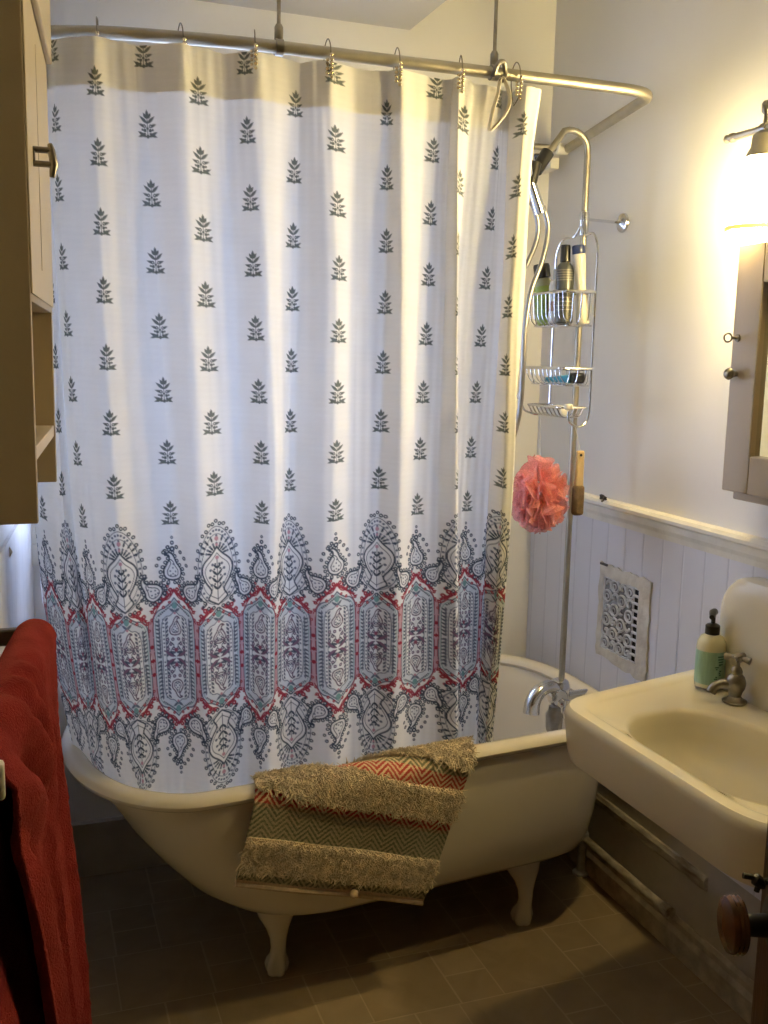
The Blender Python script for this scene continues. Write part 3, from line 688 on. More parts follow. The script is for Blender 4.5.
for j in range(NB+1):
    b_ = mlg*j/NB
    for i in range(NA+1):
        a_ = mw*i/NA*(1+.22*b_)
        sag = .010*math.sin(a_*9+1)*(1-b_)+.004*math.sin(a_*23)
        p2 = BL+ea*a_+eb*b_; zg = zone(b_)
        wv = .0012*math.sin(a_*2*PI/.006)*math.sin(b_*2*PI/.006)
        off = .004+wv+(.004 if zg >= 0 else 0)+.006*math.sin(a_*14+b_*9)*max(0, min(1, (.60-p2.y)/.2))
        mat_v.append(drape(p2.x, p2.y+sag*.3, off))
        # woven colours
        cell = .0075; ia = a_/cell; ib = b_/cell
        tri_ = abs((a_/.056) % 1-.5)*2*.028; ph = (b_+tri_)/.0135 % 1
        yarn = ((int(ia)+int(ib)) % 2)
        nz_ = random.random()
        if b_ < .012: col = (.58, .46, .34)
        elif zg >= 0: col = (.60, .49, .35)
        elif .180 < b_ < .216 or .284 < b_ < .346:
            col = (.36, .055, .05) if ph < .55 else (.60, .47, .33)
            if .322 < b_: col = (.17, .17, .11) if ph < .55 else (.60, .49, .34)
            if b_ < .188: col = (.20, .15, .10) if ph < .55 else (.55, .43, .3)
        elif b_ > .43:
            col = (.23, .22, .14) if ph < .5 else (.62, .5, .36)
        else:
            col = (.14, .16, .12) if ph < .5 else (.46, .41, .29)
            if yarn and ph < .5: col = (.26, .26, .19)
        mat_c.append([min(1, c_*(1.0+.36*nz_)) for c_ in col]+[1])
mesh = MB(); mesh.v = [tuple(p) for p in mat_v]
w_ = NA+1; mesh.f = [(j*w_+i, j*w_+i+1, (j+1)*w_+i+1, (j+1)*w_+i) for j in range(NB) for i in range(NA)]
rugm, nt, b, out = nodes('woven_rug'); a = nt.nodes.new('ShaderNodeAttribute'); a.attribute_name = 'weave'; nt.links.new(a.outputs['Color'], b.inputs['Base Color']); b.inputs['Roughness'].default_value = .95; b.inputs['Specular IOR Level'].default_value = .1
rugt = thing('bath_mat', 'woven bath mat with red zigzag bands and cream shag stripes draped over the tub rim', 'bath mat', (.65, 1.98, .22))
ro = mesh.build('woven_base', rugm, rugt)
ca = ro.data.color_attributes.new('weave', 'FLOAT_COLOR', 'POINT'); ca.data.foreach_set('color', np.array(mat_c, np.float32).ravel())
sdm = ro.modifiers.new('thickness', 'SOLIDIFY'); sdm.thickness = .005; sdm.offset = 0
shagm = mat('cream_shag', (.80, .68, .50), .95, ns=60, na=.3)
for (b0, b1) in bands:
    sh = MB()
    for _ in range(4600):
        a_ = mw*random.random(); b_ = b0-.002+(b1-b0+.004)*random.random(); a_ *= (1+.22*b_)
        p2 = BL+ea*a_+eb*b_
        root = drape(p2.x, p2.y, .007); mid_ = drape(p2.x+random.gauss(0, .003), p2.y+random.gauss(-.002, .003), .013+random.random()*.005)
        tip = drape(p2.x+random.gauss(0, .007), p2.y+random.gauss(-.007, .005), .015+random.random()*.009)
        sh.tube([root, mid_, tip], [.0019, .0017, .0008], 4)
    sh.build('shag_stripe', shagm, rugt)
edge = [drape((BL+ea*a_).x, (BL+ea*a_).y+.010*math.sin(a_*9+1)*.3, .005+.006*math.sin(a_*14)*max(0, min(1, (.6-(BL+ea*a_).y)/.2))) for a_ in [mw*i/60 for i in range(61)]]
MB().tube(edge, .0062, 8).build('bound_edge', RUGEDGE, rugt)
pp = BL+ea*(mw*.60)+eb*.010; MB().ball(drape(pp.x, pp.y, .016), .010, 12).build('pompom', RUGEDGE, rugt)

# ------------------------------------------------------------------ shower caddy
cad = thing('shower_caddy', 'chrome wire shower caddy with two baskets and a soap tray hung on the riser pipe', 'shower caddy', (1.36, 2.36, 1.35))
CX0, CX1, CY0, CY1 = 1.300, 1.385, 2.265, 2.475
def basket(zt, zb, name, nw=9):
    mb = MB(); r = .0042
    top = fillet([(CX1, CY0, zt), (CX0, CY0+.005, zt), (CX0, CY1, zt), (CX1, CY1, zt)], .014, 5)
    mb.tube(top, r, 8); mb.tube([(CX1, CY0, zt), (CX1, CY1, zt)], .003, 8)
    lo = fillet([(CX1, CY0+.012, zb), (CX0+.016, CY0+.014, zb), (CX0+.016, CY1-.012, zb), (CX1, CY1-.012, zb)], .012, 5); mb.tube(lo, .0022, 6)
    for i in range(nw):
        y = CY0+.016+(CY1-CY0-.032)*i/(nw-1)
        mb.tube(fillet([(CX0, y, zt), (CX0+.004, y, zb+.02), (CX0+.022, y, zb), (CX1, y, zb), (CX1, y, zt)], .018, 4), .0013, 6)
    for i in range(3):
        x = CX0+.022+i*.024
        mb.tube(fillet([(x, CY0, zt), (x, CY0+.004, zb+.016), (x, CY0+.02, zb), (x, CY1-.02, zb), (x, CY1, zt)], .014, 4), .0017, 6)
    return mb.build(name, CHROME, cad)
basket(1.672, 1.588, 'upper_basket'); basket(1.478, 1.435, 'lower_basket')
mb = MB(); zt, zb = 1.378, 1.352
mb.tube(fillet([(CX1, CY0+.01, zt), (CX0+.005, CY0+.012, zt), (CX0+.005, CY1-.01, zt), (CX1, CY1-.01, zt), (CX1, CY0+.01, zt)], .02, 5), .003, 8)
for i in range(8):
    y = CY0+.03+(CY1-CY0-.055)*i/7; mb.tube(fillet([(CX0+.005, y, zt), (CX0+.02, y, zb), (CX1-.012, y, zb), (CX1, y, zt)], .012, 4), .002, 6)
mb.build('soap_tray', CHROME, cad)
mb = MB()
for y in (CY0, CY1):
    s = -1 if y == CY0 else 1
    path = [(fx-.005, fy-.012*1, 1.865), (CX1+.004, fy+s*.028, 1.815), (CX1+.002, fy+s*.075, 1.826), (CX1, y, 1.79), (CX1, y, 1.45), (CX1, y, 1.37)]
    if s < 0: path += [(CX1-.004, y, 1.345), (CX1-.03, y, 1.325), (CX1-.062, y, 1.345), (CX1-.062, y, 1.37)]
    mb.tube(fillet(path, .03, 6), .0032, 8)
mb.lathe([(.011, -.012), (.012, 0), (.011, .012)], (fx, fy, 1.835), n=14)
mb.tube(fillet([(CX1, CY1-.03, 1.36), (CX0+.03, CY1-.03, 1.35), (CX0, CY1-.01, 1.36), (CX0-.006, CY1+.002, 1.39)], .012, 4), .003, 8)
mb.build('wire_frame', CHROME, cad)
for (x, y, z) in ((CX1-.062, CY0, 1.376), (CX0-.006, CY1+.002, 1.394)):
    MB().lathe([(.006, -.004), (.011, 0), (.011, .010), (.008, .013)], (x, y, z), n=14).build('suction_cap', WHITEPL, cad)

# bottles
def lean(mbs, base, tilt):
    pass
ZBK = 1.592
def big3(p): return [(r*.98, h*1.13) for r, h in p]
def big2(p): return [(r*.92, h*1.06) for r, h in p]
def big(p, k=1.13): return [(r*k, h*k) for r, h in p]
b1 = thing('shampoo_bottle', 'lime green bottle with black cap leaning in the upper caddy basket', 'bottle', (1.335, 2.432, ZBK))
ax = Vector((-.12, .10, 1)).normalized(); o0 = Vector((1.344, 2.432, ZBK))
MB().lathe(big([(.020, 0), (.024, .004), (.0245, .05), (.024, .085), (.018, .104), (.012, .110)]), o0, ax, 24).build('bottle_body', LIME, b1)
MB().lathe(big([(.0226, .088), (.0205, .100), (.0145, .112)]), o0, ax, 24).build('bottle_shoulder', OLIVE, b1)
MB().lathe(big([(.016, .110), (.0195, .113), (.0195, .138), (.018, .143)]), o0, ax, 24).build('bottle_cap', BLACK, b1)
b2 = thing('conditioner_bottle', 'small white bottle with pale label between the lime and the black bottle', 'bottle', (1.327, 2.37, ZBK))
o0 = Vector((1.338, 2.376, ZBK))
MB().lathe(big([(.016, 0), (.0195, .004), (.0195, .088), (.016, .098), (.010, .102)]), o0, (0, .02, 1), 22).build('bottle_body', WHITEPL, b2)
MB().lathe(big([(.0105, .102), (.011, .104), (.011, .124), (.009, .127)]), o0, (0, .02, 1), 18).build('bottle_cap', mat('grey_cap', (.45, .44, .4), .4), b2)
MB().lathe(big([(.0199, .03), (.0199, .052)]), o0, (0, .02, 1), 22, cap=False).build('bottle_label', mat('rust_label', (.55, .34, .24), .5), b2)
b3 = thing('body_wash_bottle', 'tall black bottle with printed bands standing in the upper caddy basket', 'bottle', (1.33, 2.315, ZBK))
o0 = Vector((1.326, 2.316, ZBK)); ax = Vector((.0, .04, 1)).normalized()
MB().lathe(big3([(.019, 0), (.0235, .004), (.0235, .118), (.020, .130), (.013, .137)]), o0, ax, 24).build('bottle_body', CHAR, b3)
MB().lathe(big3([(.0115, .137), (.0135, .139), (.0130, .172), (.0115, .176)]), o0, ax, 20).build('bottle_cap', BLACK, b3)
lb = MB()
for i in range(5): lb.lathe(big3([(.0240, .096+.0055*i), (.0240, .0985+.0055*i)]), o0, ax, 24, cap=False)
lb.build('shoulder_print', GREYP, b3)
lb = MB()
for i in range(4): lb.lathe(big3([(.0240, .03+.009*i), (.0240, .0325+.009*i)]), o0, ax, 24, cap=False)
lb.build('label_print', GREYP, b3)
b4 = thing('lotion_bottle', 'slim cream bottle with navy cap leaning beside the black bottle', 'bottle', (1.345, 2.28, ZBK))
o0 = Vector((1.367, 2.286, ZBK)); ax = Vector((-.10, .06, 1)).normalized()
MB().lathe(big2([(.013, 0), (.0165, .004), (.0165, .02), (.0145, .05), (.0135, .09), (.0170, .135), (.0185, .160), (.017, .166)]), o0, ax, 22).build('bottle_body', CREAMPL, b4)
MB().lathe(big2([(.017, .166), (.0180, .168), (.0180, .184), (.016, .187)]), o0, ax, 22).build('bottle_cap', BLUECAP, b4)
# razor & soap
rz = thing('teal_razor', 'teal and black razor case lying in the lower caddy basket', 'razor', (1.35, 2.30, 1.44))
MB().tube([(1.33, 2.40, 1.447), (1.338, 2.34, 1.45), (1.345, 2.30, 1.452)], [.007, .009, .012], 12).build('handle', TEAL, rz)
MB().box(1.342, 2.276, 1.440, 1.375, 2.315, 1.468).build('case', BLACK, rz, bevel=.006)
so = MB(); so.tube(cr([(1.335, 2.30, 1.366), (1.333, 2.34, 1.368), (1.336, 2.38, 1.366)], 6), [.010]+[.015]*11+[.010], 14); tag(so.build('soap_bar', SOAPW, sub=1), 'white bar of soap lying in the lowest wire tray', 'soap')

# loofah
lf = thing('bath_pouf', 'coral pink mesh bath pouf hanging below the wire caddy', 'bath pouf', (1.28, 2.33, 1.1))
pm, nt, b, out = nodes('pink_mesh'); nt.nodes.remove(b)
d1 = nt.nodes.new('ShaderNodeBsdfDiffuse'); d2 = nt.nodes.new('ShaderNodeBsdfTranslucent'); mx = nt.nodes.new('ShaderNodeMixShader'); tp_ = nt.nodes.new('ShaderNodeBsdfTransparent'); m2 = nt.nodes.new('ShaderNodeMixShader')
wv = nt.nodes.new('ShaderNodeTexNoise'); wv.inputs['Scale'].default_value = 260; mr = nt.nodes.new('ShaderNodeMapRange'); mr.inputs[3].default_value = .0; mr.inputs[4].default_value = .7
d1.inputs[0].default_value = (.95, .45, .43, 1); d2.inputs[0].default_value = (.95, .45, .43, 1); mx.inputs[0].default_value = .45
tcn = nt.nodes.new('ShaderNodeTexCoord'); nt.links.new(tcn.outputs['Object'], wv.inputs[0]); nt.links.new(wv.outputs['Fac'], mr.inputs[0])
nt.links.new(d1.outputs[0], mx.inputs[1]); nt.links.new(d2.outputs[0], mx.inputs[2]); nt.links.new(mx.outputs[0], m2.inputs[1]); nt.links.new(tp_.outputs[0], m2.inputs[2]); nt.links.new(mr.outputs[0], m2.inputs[0]); nt.links.new(m2.outputs[0], out.inputs[0])
LC = Vector((1.285, 2.33, 1.150))
lm = MB(); EL = (.070, .070, .096)
for k in range(54):   # crumpled frills: wavy strips of netting folded over the ball
    d = Vector(rng.normal(size=3)).normalized(); t1 = Vector(rng.normal(size=3)); t1 = (t1-d*t1.dot(d)).normalized(); t2 = d.cross(t1); n = 44
    ph = rng.random()*6; fr_ = rng.uniform(9, 15); span = rng.uniform(.5, .95); amp = rng.uniform(.20, .34); tilt = rng.uniform(-.5, .5); rows = []
    rmax = rng.uniform(.78, 1.16)
    for s in np.linspace(0, 1, 6):
        row = []
        for i in range(n+1):
            a = (i/n-.5)*2*span; w1 = math.sin(fr_*a+ph)*amp; w2 = math.cos(fr_*a*.63+ph*2)*amp*.5
            dv = (d+t1*math.sin(a)*1.1+t2*((w1+w2)*(.25+.75*s)+tilt*s)).normalized()
            r = (.34+(rmax-.34)*s)*(1+.06*math.sin(fr_*1.7*a+ph)*s)
            row.append(LC+Vector((dv.x*EL[0]*r, dv.y*EL[1]*r, dv.z*EL[2]*r)))
        rows.append(row)
    lm.loft(rows, False)
lm.build('mesh_ruffles', pm, lf)
MB().tube(cr([(1.30, 2.37, 1.352), (1.297, 2.36, 1.29), (1.295, 2.352, 1.20), (1.285, 2.335, 1.15)], 6), .0014, 6).build('cord', WHITEPL, lf)
# foot file
ff = thing('foot_file', 'wooden foot file with dark abrasive pad hanging beside the riser pipe', 'foot file', (1.37, 2.262, 1.1))
MB().hexa([(1.350, 2.258, 1.165), (1.376, 2.258, 1.165), (1.376, 2.268, 1.165), (1.350, 2.268, 1.165), (1.352, 2.258, 1.268), (1.374, 2.258, 1.268), (1.374, 2.268, 1.268), (1.352, 2.268, 1.268)]).build('handle', WOODL, ff, bevel=.004)
MB().box(1.347, 2.252, 1.098, 1.378, 2.274, 1.178).build('abrasive_pad', BRISTLE, ff, bevel=.008)
MB().tube([(1.362, 2.2575, 1.257), (1.362, 2.2555, 1.257)], .0035, 10).build('hang_hole', DARK, ff)
MB().tube([(1.363, 2.263, 1.262), (1.355, 2.266, 1.30), (1.347, 2.266, 1.328)], .001, 6).build('cord', WHITEPL, ff)

# ------------------------------------------------------------------ vent register on the right wall
vt = thing('vent_register', 'white painted cast iron wall register with scroll lattice and peeling surround', 'vent', (XR, 2.28, .66))
VY0, VY1, VZ0, VZ1, xv = 2.165, 2.395, .675, .925, XR-.009
mb = MB()
rj = lambda s: random.uniform(-s, s)
n = 14
def rag(y0_, z0_, y1_, z1_, m=14): return [(y0_+(y1_-y0_)*i/m+rj(.004), z0_+(z1_-z0_)*i/m+rj(.004)) for i in range(m)]
oy = rag(VY0-.006, VZ0-.02, VY1+.012, VZ0-.004)+rag(VY1+.012, VZ0-.004, VY1+.008, VZ1+.012)+rag(VY1+.008, VZ1+.012, VY0-.004, VZ1+.008)+rag(VY0-.004, VZ1+.008, VY0-.006, VZ0-.02)
IA, IB, IC, ID = VY0+.042, VY1-.014, VZ0+.020, VZ1-.024
iy = rag(IA, IC, IB, IC)+rag(IB, IC, IB, ID)+rag(IB, ID, IA, ID)+rag(IA, ID, IA, IC)
iyc = [(max(min(a, IB+.002), IA-.002), max(min(c_, ID+.002), IC-.002)) for a, c_ in iy]
mb.loft([[(xv, a, c_) for a, c_ in oy], [(xv-.005+rj(.001), a, c_) for a, c_ in oy], [(xv-.0065+rj(.0015), a*.5+d*.5, c_*.5+e_*.5) for (a, c_), (d, e_) in zip(oy, iyc)], [(xv-.006, a, c_) for a, c_ in iyc], [(xv, a, c_) for a, c_ in iyc]], True)
mb.build('surround', mat('chipped_cream_paint', (.72, .69, .60), .5, ns=22, na=.1, bump=.8, bs=60, dark=(.55, .50, .42)), vt)
MB().box(xv-.0006, IA-.003, IC-.003, xv+.0006, IA+.026, ID+.003).build('duct_shade', DARK, vt, smooth=False)  # black sheet standing for the shade in the duct
MB().box(xv-.0006, IA+.0265, IC-.003, xv+.0006, IB+.003, ID+.003).build('damper', mat('dusty_damper', (.34, .34, .35), .7, ns=20, na=.45), vt, smooth=False)
lat = MB(); gy0, gy1, gz0, gz1 = IA+.002, IB-.002, IC+.002, ID-.002
def bar(a, b_, r=.0026): lat.tube([(xv-.003, a[0], a[1]), (xv-.003, b_[0], b_[1])], r, 6)
yc = gy0+.025
bar((yc, gz0), (yc, gz1), .0032); bar((gy0, gz0), (gy0, gz1)); bar((gy1, gz0), (gy1, gz1)); bar((gy0, gz0), (gy1, gz0)); bar((gy0, gz1), (gy1, gz1))
for i in range(1, 10): bar((gy0, gz0+(gz1-gz0)*i/10), (yc, gz0+(gz1-gz0)*i/10), .0042)
def ringl(y, z, ry, rz, r=.0036): lat.tube([(xv-.003, y+ry*math.cos(t), z+rz*math.sin(t)) for t in np.linspace(0, 2*PI, 17)[:-1]], r, 6, closed=True)
cols = 4; rowsn = 6; dy = (gy1-yc)/cols; dz = (gz1-gz0)/rowsn
for i in range(cols):
    for j in range(rowsn):
        y, z = yc+dy*(i+.5), gz0+dz*(j+.5)
        if (i+j) % 2: ringl(y, z, dy*.5, dz*.46); ringl(y+dy*.1, z-dz*.05, dy*.22, dz*.22, .002)
        else:
            lat.tube([(xv-.003, y+dy*.5*t*math.cos(t*5+j), z+dz*.5*t*math.sin(t*5+j)) for t in np.linspace(.15, 1, 14)], .0034, 6)
            lat.tube([(xv-.003, y-dy*.5*t*math.cos(t*4+i), z-dz*.5*t*math.sin(t*4+i)) for t in np.linspace(.15, 1, 14)], .0034, 6)
for i in range(cols+1): bar((yc+dy*i, gz1-.012), (yc+dy*i, gz1), .002)
lat.build('scroll_lattice', mat('lattice_paint', (.70, .71, .72), .5, ns=40, na=.1), vt)
sl = MB(); sl.box(xv-.008, VY1-.030, VZ1+.006, xv-.004, VY1+.006, VZ1+.012); tag(sl.build('bare_edge', RUBBER, vt, smooth=False), 'dark bare metal edge')

# hook on the chair rail
hkm = MB(); hc = Vector((XR-.020, 2.392, 1.117))
hkm.tube(cr([hc+Vector((-.004, .012, .002)), hc+Vector((-.006, .004, .008)), hc+Vector((-.004, -.004, .004)), hc+Vector((-.005, -.012, .006)), hc+Vector((-.004, -.016, .001))], 5), [.004]*5+[.007]*6+[.005]*6+[.003]*4, 8)
hkm.tube([hc+Vector((-.006, .003, .004)), hc+Vector((-.010, .006, .014))], .003, 6); hkm.tube([hc+Vector((-.006, -.006, .002)), hc+Vector((-.013, -.008, -.004))], .003, 6)
tag(hkm.build('hair_clip', BLACK), 'small black clip lying on the cream chair rail', 'clip')

# ------------------------------------------------------------------ sink
sk = thing('wall_sink', 'cream wall-hung enamel sink with tall rounded backsplash and deep apron', 'sink', (1.3, 1.45, .66))
SX0, SX1 = 1.068, XR-.002
poly = [(SX1, 1.94), (SX0, 1.835), (SX0+.01, 1.15), (SX1, 1.15)]      # top outline, clockwise from the far wall corner
rad = [.004, .082, .15, .004]
def rounded(poly, rad, ins=0, n=14):
    P = [Vector((a, b_)) for a, b_ in poly]; m = len(P)
    # inset
    Q = []
    for i in range(m):
        a, b_, c_ = P[i-1], P[i], P[(i+1) % m]; d1 = (b_-a).normalized(); d2 = (c_-b_).normalized()
        n1 = Vector((d1.y, -d1.x)); n2 = Vector((d2.y, -d2.x)); ce = sum(P, Vector((0, 0)))/m
        if n1.dot(ce-b_) < 0: n1 = -n1
        if n2.dot(ce-b_) < 0: n2 = -n2
        i1 = 0 if (abs(a.x-SX1) < 1e-6 and abs(b_.x-SX1) < 1e-6) else ins; i2 = 0 if (abs(c_.x-SX1) < 1e-6 and abs(b_.x-SX1) < 1e-6) else ins
        A = Matrix(((n1.x, n1.y), (n2.x, n2.y))); Q.append(A.inverted() @ Vector((n1.dot(b_)+i1, n2.dot(b_)+i2)))
    out = []
    for i in range(m):
        a, b_, c_ = Q[i-1], Q[i], Q[(i+1) % m]; r = max(rad[i]-ins*.6, .004)
        p, q_ = b_+(a-b_).normalized()*r, b_+(c_-b_).normalized()*r
        for k in range(n):
            t = k/(n-1); out.append(p*(1-t)**2+b_*2*t*(1-t)+q_*t*t)
    return out
cxy = Vector((1.275, 1.487)); NTH = 144
def radial(pl):
    """radius of a closed polygon around the basin centre at NTH even angles"""
    res = []
    for k in range(NTH):
        t = 2*PI*k/NTH; d = Vector((math.cos(t), math.sin(t))); best = 0
        for i in range(len(pl)):
            a, b_ = pl[i-1]-cxy, pl[i]-cxy; e_ = b_-a; den = d.x*e_.y-d.y*e_.x
            if abs(den) < 1e-12: continue
            s = (a.x*e_.y-a.y*e_.x)/den; u_ = (a.x*d.y-a.y*d.x)/den
            if s > 0 and -1e-6 <= u_ <= 1+1e-6: best = max(best, s)
        res.append(cxy+d*best)
    return res
def zt_(p): return .772-.006*(SX1-p.x)/.47
def lvl(ins, z): return [Vector((p.x, p.y, z+zt_(p)-.77)) for p in radial(rounded(poly, rad, ins))]
def oval(f, z, dx=0):
    o = []
    for k in range(NTH):
        t = 2*PI*k/NTH; ct, st = math.cos(t), math.sin(t); nn = 2.6
        r = ((abs(ct)/.147)**nn+(abs(st)/.238)**nn)**(-1/nn); o.append(Vector((cxy.x+dx-.012+f*r*ct, cxy.y+f*r*st, z)))
    return o
rings = [lvl(.05, .646), lvl(.026, .646), lvl(.016, .652), lvl(.009, .675), lvl(.004, .72), lvl(0, .750), lvl(.002, .762), lvl(.010, .771), lvl(.030, .772), lvl(.046, .766), lvl(.052, .762)]
rings += [oval(1.05, .7625), oval(1.01, .7600), oval(.98, .752), oval(.955, .735), oval(.92, .705), oval(.84, .672), oval(.68, .655), oval(.45, .642), oval(.15, .638)]
mb = MB(); mb.loft(rings, True, False, True); mb.build('basin', PORCX, sk)
# backsplash
bs = MB(); prof2 = []
by0, by1, bz = 1.15, 1.838, 1.032
outl = [Vector((y, z)) for y, z in [(by1, .76)]]+[]
arc = [(by1, .76), (by1, .950)]+[(by1-.085+.085*math.cos(t), .947+.085*math.sin(t)) for t in np.linspace(.1, PI/2, 10)]+[(by0+.085-.085*math.sin(t), .947+.085*math.cos(t)) for t in np.linspace(0, PI/2-.1, 10)]+[(by0, .76)]
def bsl(x, ins): 
    cy, cz_ = (by0+by1)/2, .85
    return [(x, cy+(a-cy)*(1-ins/.38), .76+(c_-.76)*(1-ins/.29)) for a, c_ in arc]
bs.loft([bsl(XR, 0), bsl(XR-.040, 0), bsl(XR-.052, .006), bsl(XR-.058, .02), bsl(XR-.060, .06)], True, False, True)
bs.build('backsplash', PORCX, sk)
tp0 = Vector((1.452, 1.715, .766))
def tapm(o):
    mb = MB(); mb.lathe([(.026, 0), (.027, .004), (.018, .008), (.013, .014), (.015, .022), (.020, .032), (.022, .045), (.018, .058), (.012, .064), (.013, .070), (.010, .078), (.006, .082), (.006, .095)], o, n=24)
    mb.tube(cr([o+Vector((-.008, .0, .038)), o+Vector((-.026, .012, .040)), o+Vector((-.040, .018, .033)), o+Vector((-.048, .021, .020))], 5), [.012]*6+[.0105]*6+[.011]*4, 14)
    return mb
tap = tapm(tp0).build('tap', BRASSD, sk); ORG['tap'] = ORG[sk.name]
mb = MB()
for a in (.5, .5+PI/2): mb.tube([tp0+Vector((-.028*math.cos(a), -.028*math.sin(a), .098)), tp0+Vector((-.015*math.cos(a), -.015*math.sin(a), .100)), tp0+Vector((.015*math.cos(a), .015*math.sin(a), .100)), tp0+Vector((.028*math.cos(a), .028*math.sin(a), .098))], [.0085, .006, .006, .0085], 10)
mb.lathe([(.010, 0), (.013, .004), (.012, .014), (.006, .017)], tp0+Vector((0, 0, .092)), n=16)
mb.build('cross_handle', BRASSD, tap)
mb = MB(); op = Vector((1.385, 1.395, .735)); mb.lathe([(.018, 0), (.018, .004), (.012, .004)], (1.392, 1.40, .722), (-1, 0, .35), n=16); tag(mb.build('overflow_hole', DARK, sk), 'dark overflow slot')

# soap dispenser
sd = thing('soap_dispenser', 'hand soap bottle with mint green label and black pump on the back of the sink', 'soap bottle', (1.45, 1.815, .768))
so0 = Vector((1.458, 1.812, .770)); a0 = (0, 0, 1)
MB().lathe([(.024, 0), (.0315, .003), (.0325, .010), (.0325, .094), (.031, .106), (.024, .118), (.014, .124), (.011, .126)], so0, a0, 30).build('bottle_body', SOAPL, sd)
MB().lathe([(.0330, .012), (.0330, .088)], so0, a0, 30, cap=False).build('label', MINT, sd)
lp = MB()
def onlab(ang_, z, w, h, r=.03335):
    n = 4; rows = [[(so0.x+r*math.cos(ang_+w*(i/n-.5)), so0.y+r*math.sin(ang_+w*(i/n-.5)), so0.z+z+h*(j-.5)) for i in range(n+1)] for j in (0, 1)]; lp.loft(rows, False)
va = math.atan2(-so0.y, -so0.x)
for i in range(4): onlab(va+.75+.01*i, .078-.006*i, .50-.05*i, .0035)
for i in range(10):
    onlab(va+.55+random.uniform(-.15, .25), .018+.0045*i, random.uniform(.08, .3), .003)
lp.build('label_print', MINTP, sd)
mb = MB(); mb.lathe([(.0125, .122), (.0165, .124), (.0165, .143), (.012, .147), (.005, .149), (.005, .168)], so0, a0, 20)
mb.tube([so0+Vector((.008, .008, .172)), so0+Vector((-.006, -.004, .174)), so0+Vector((-.020, -.020, .168))], [.0085, .0085, .006], 12); mb.build('pump', BLACK, sd)

# pipes under the sink and behind the tub
mb = MB(); mb.tube([(XR-.032, 2.39, 0), (XR-.032, 2.39, .56)], .013, 14); mb.lathe([(.024, 0), (.024, .006), (.013, .012)], (XR-.032, 2.39, 0), n=18); mb.lathe([(.017, -.015), (.018, 0), (.017, .015)], (XR-.032, 2.39, .115), n=14)
tag(mb.build('supply_pipe', mat('painted_pipe', (.50, .48, .44), .4, ns=20, na=.2)), 'upright painted water pipe between the tub and the sink', 'pipe')
mb = MB(); mb.tube([(XR-.030, 1.97, .112), (XR-.030, 2.372, .112)], .0115, 12); mb.tube([(XR-.030, 2.408, .112), (XR-.030, 2.80, .112)], .0115, 12); mb.lathe([(.016, 0), (.016, .03)], (XR-.030, 1.965, .112), (0, 1, 0), n=12)
tag(mb.build('floor_pipe', PEEL), 'peeling horizontal pipe running low along the wall under the sink', 'pipe')
# ------------------------------------------------------------------ mirror cabinet
mc = thing('medicine_cabinet', 'taupe medicine cabinet with mirrored door mounted above the sink', 'cabinet', (XR, 1.6, 1.2))
xf = 1.452; my1, my0, mz0, mz1 = 1.795, 1.33, 1.226, 1.748
MB().box(xf+.012, my0+.006, mz0-.020, XR, my1-.008, mz1-.01).build('cabinet_box', TAUPE, mc, bevel=.004)
d = MB(); st = .082
d.box(xf-.012, my0, mz0, xf+.012, my0+st, mz1); d.box(xf-.012, my1-st, mz0, xf+.012, my1, mz1); d.box(xf-.012, my0+st, mz0, xf+.012, my1-st, mz0+st); d.box(xf-.012, my0+st, mz1-st, xf+.012, my1-st, mz1)
dr_ = d.build('door_frame', TAUPE, mc, bevel=.003)
mm, nt, b, out = nodes('mirror_glass'); b.inputs['Base Color'].default_value = (.82, .86, .84, 1); b.inputs['Metallic'].default_value = 1; b.inputs['Roughness'].default_value = .02
MB().box(xf+.002, my0+st-.002, mz0+st-.002, xf+.006, my1-st+.002, mz1-st+.002).build('mirror', mm, mc, smooth=False)
def sidep(u, v): return W(u, v, 'x', xf-.012)
kp = sidep(736, 374); ORG['door_frame'] = ORG[mc.name]
MB().lathe([(.006, 0), (.006, .008), (.011, .013), (.013, .019), (.010, .025), (.004, .028)], kp, (-1, 0, 0), n=18).build('knob', BRASSD, dr_)
kp = sidep(738, 338); mb = MB(); mb.lathe([(.008, 0), (.008, .003), (.003, .004), (.003, .016)], kp, (-1, 0, 0), n=14)
mb.tube([kp+Vector((-.016-.010*(1-math.cos(t)), 0, .009*math.sin(t))) for t in np.linspace(0, 2*PI, 17)[:-1]], .002, 6, closed=True); mb.build('key', WIRE, dr_)

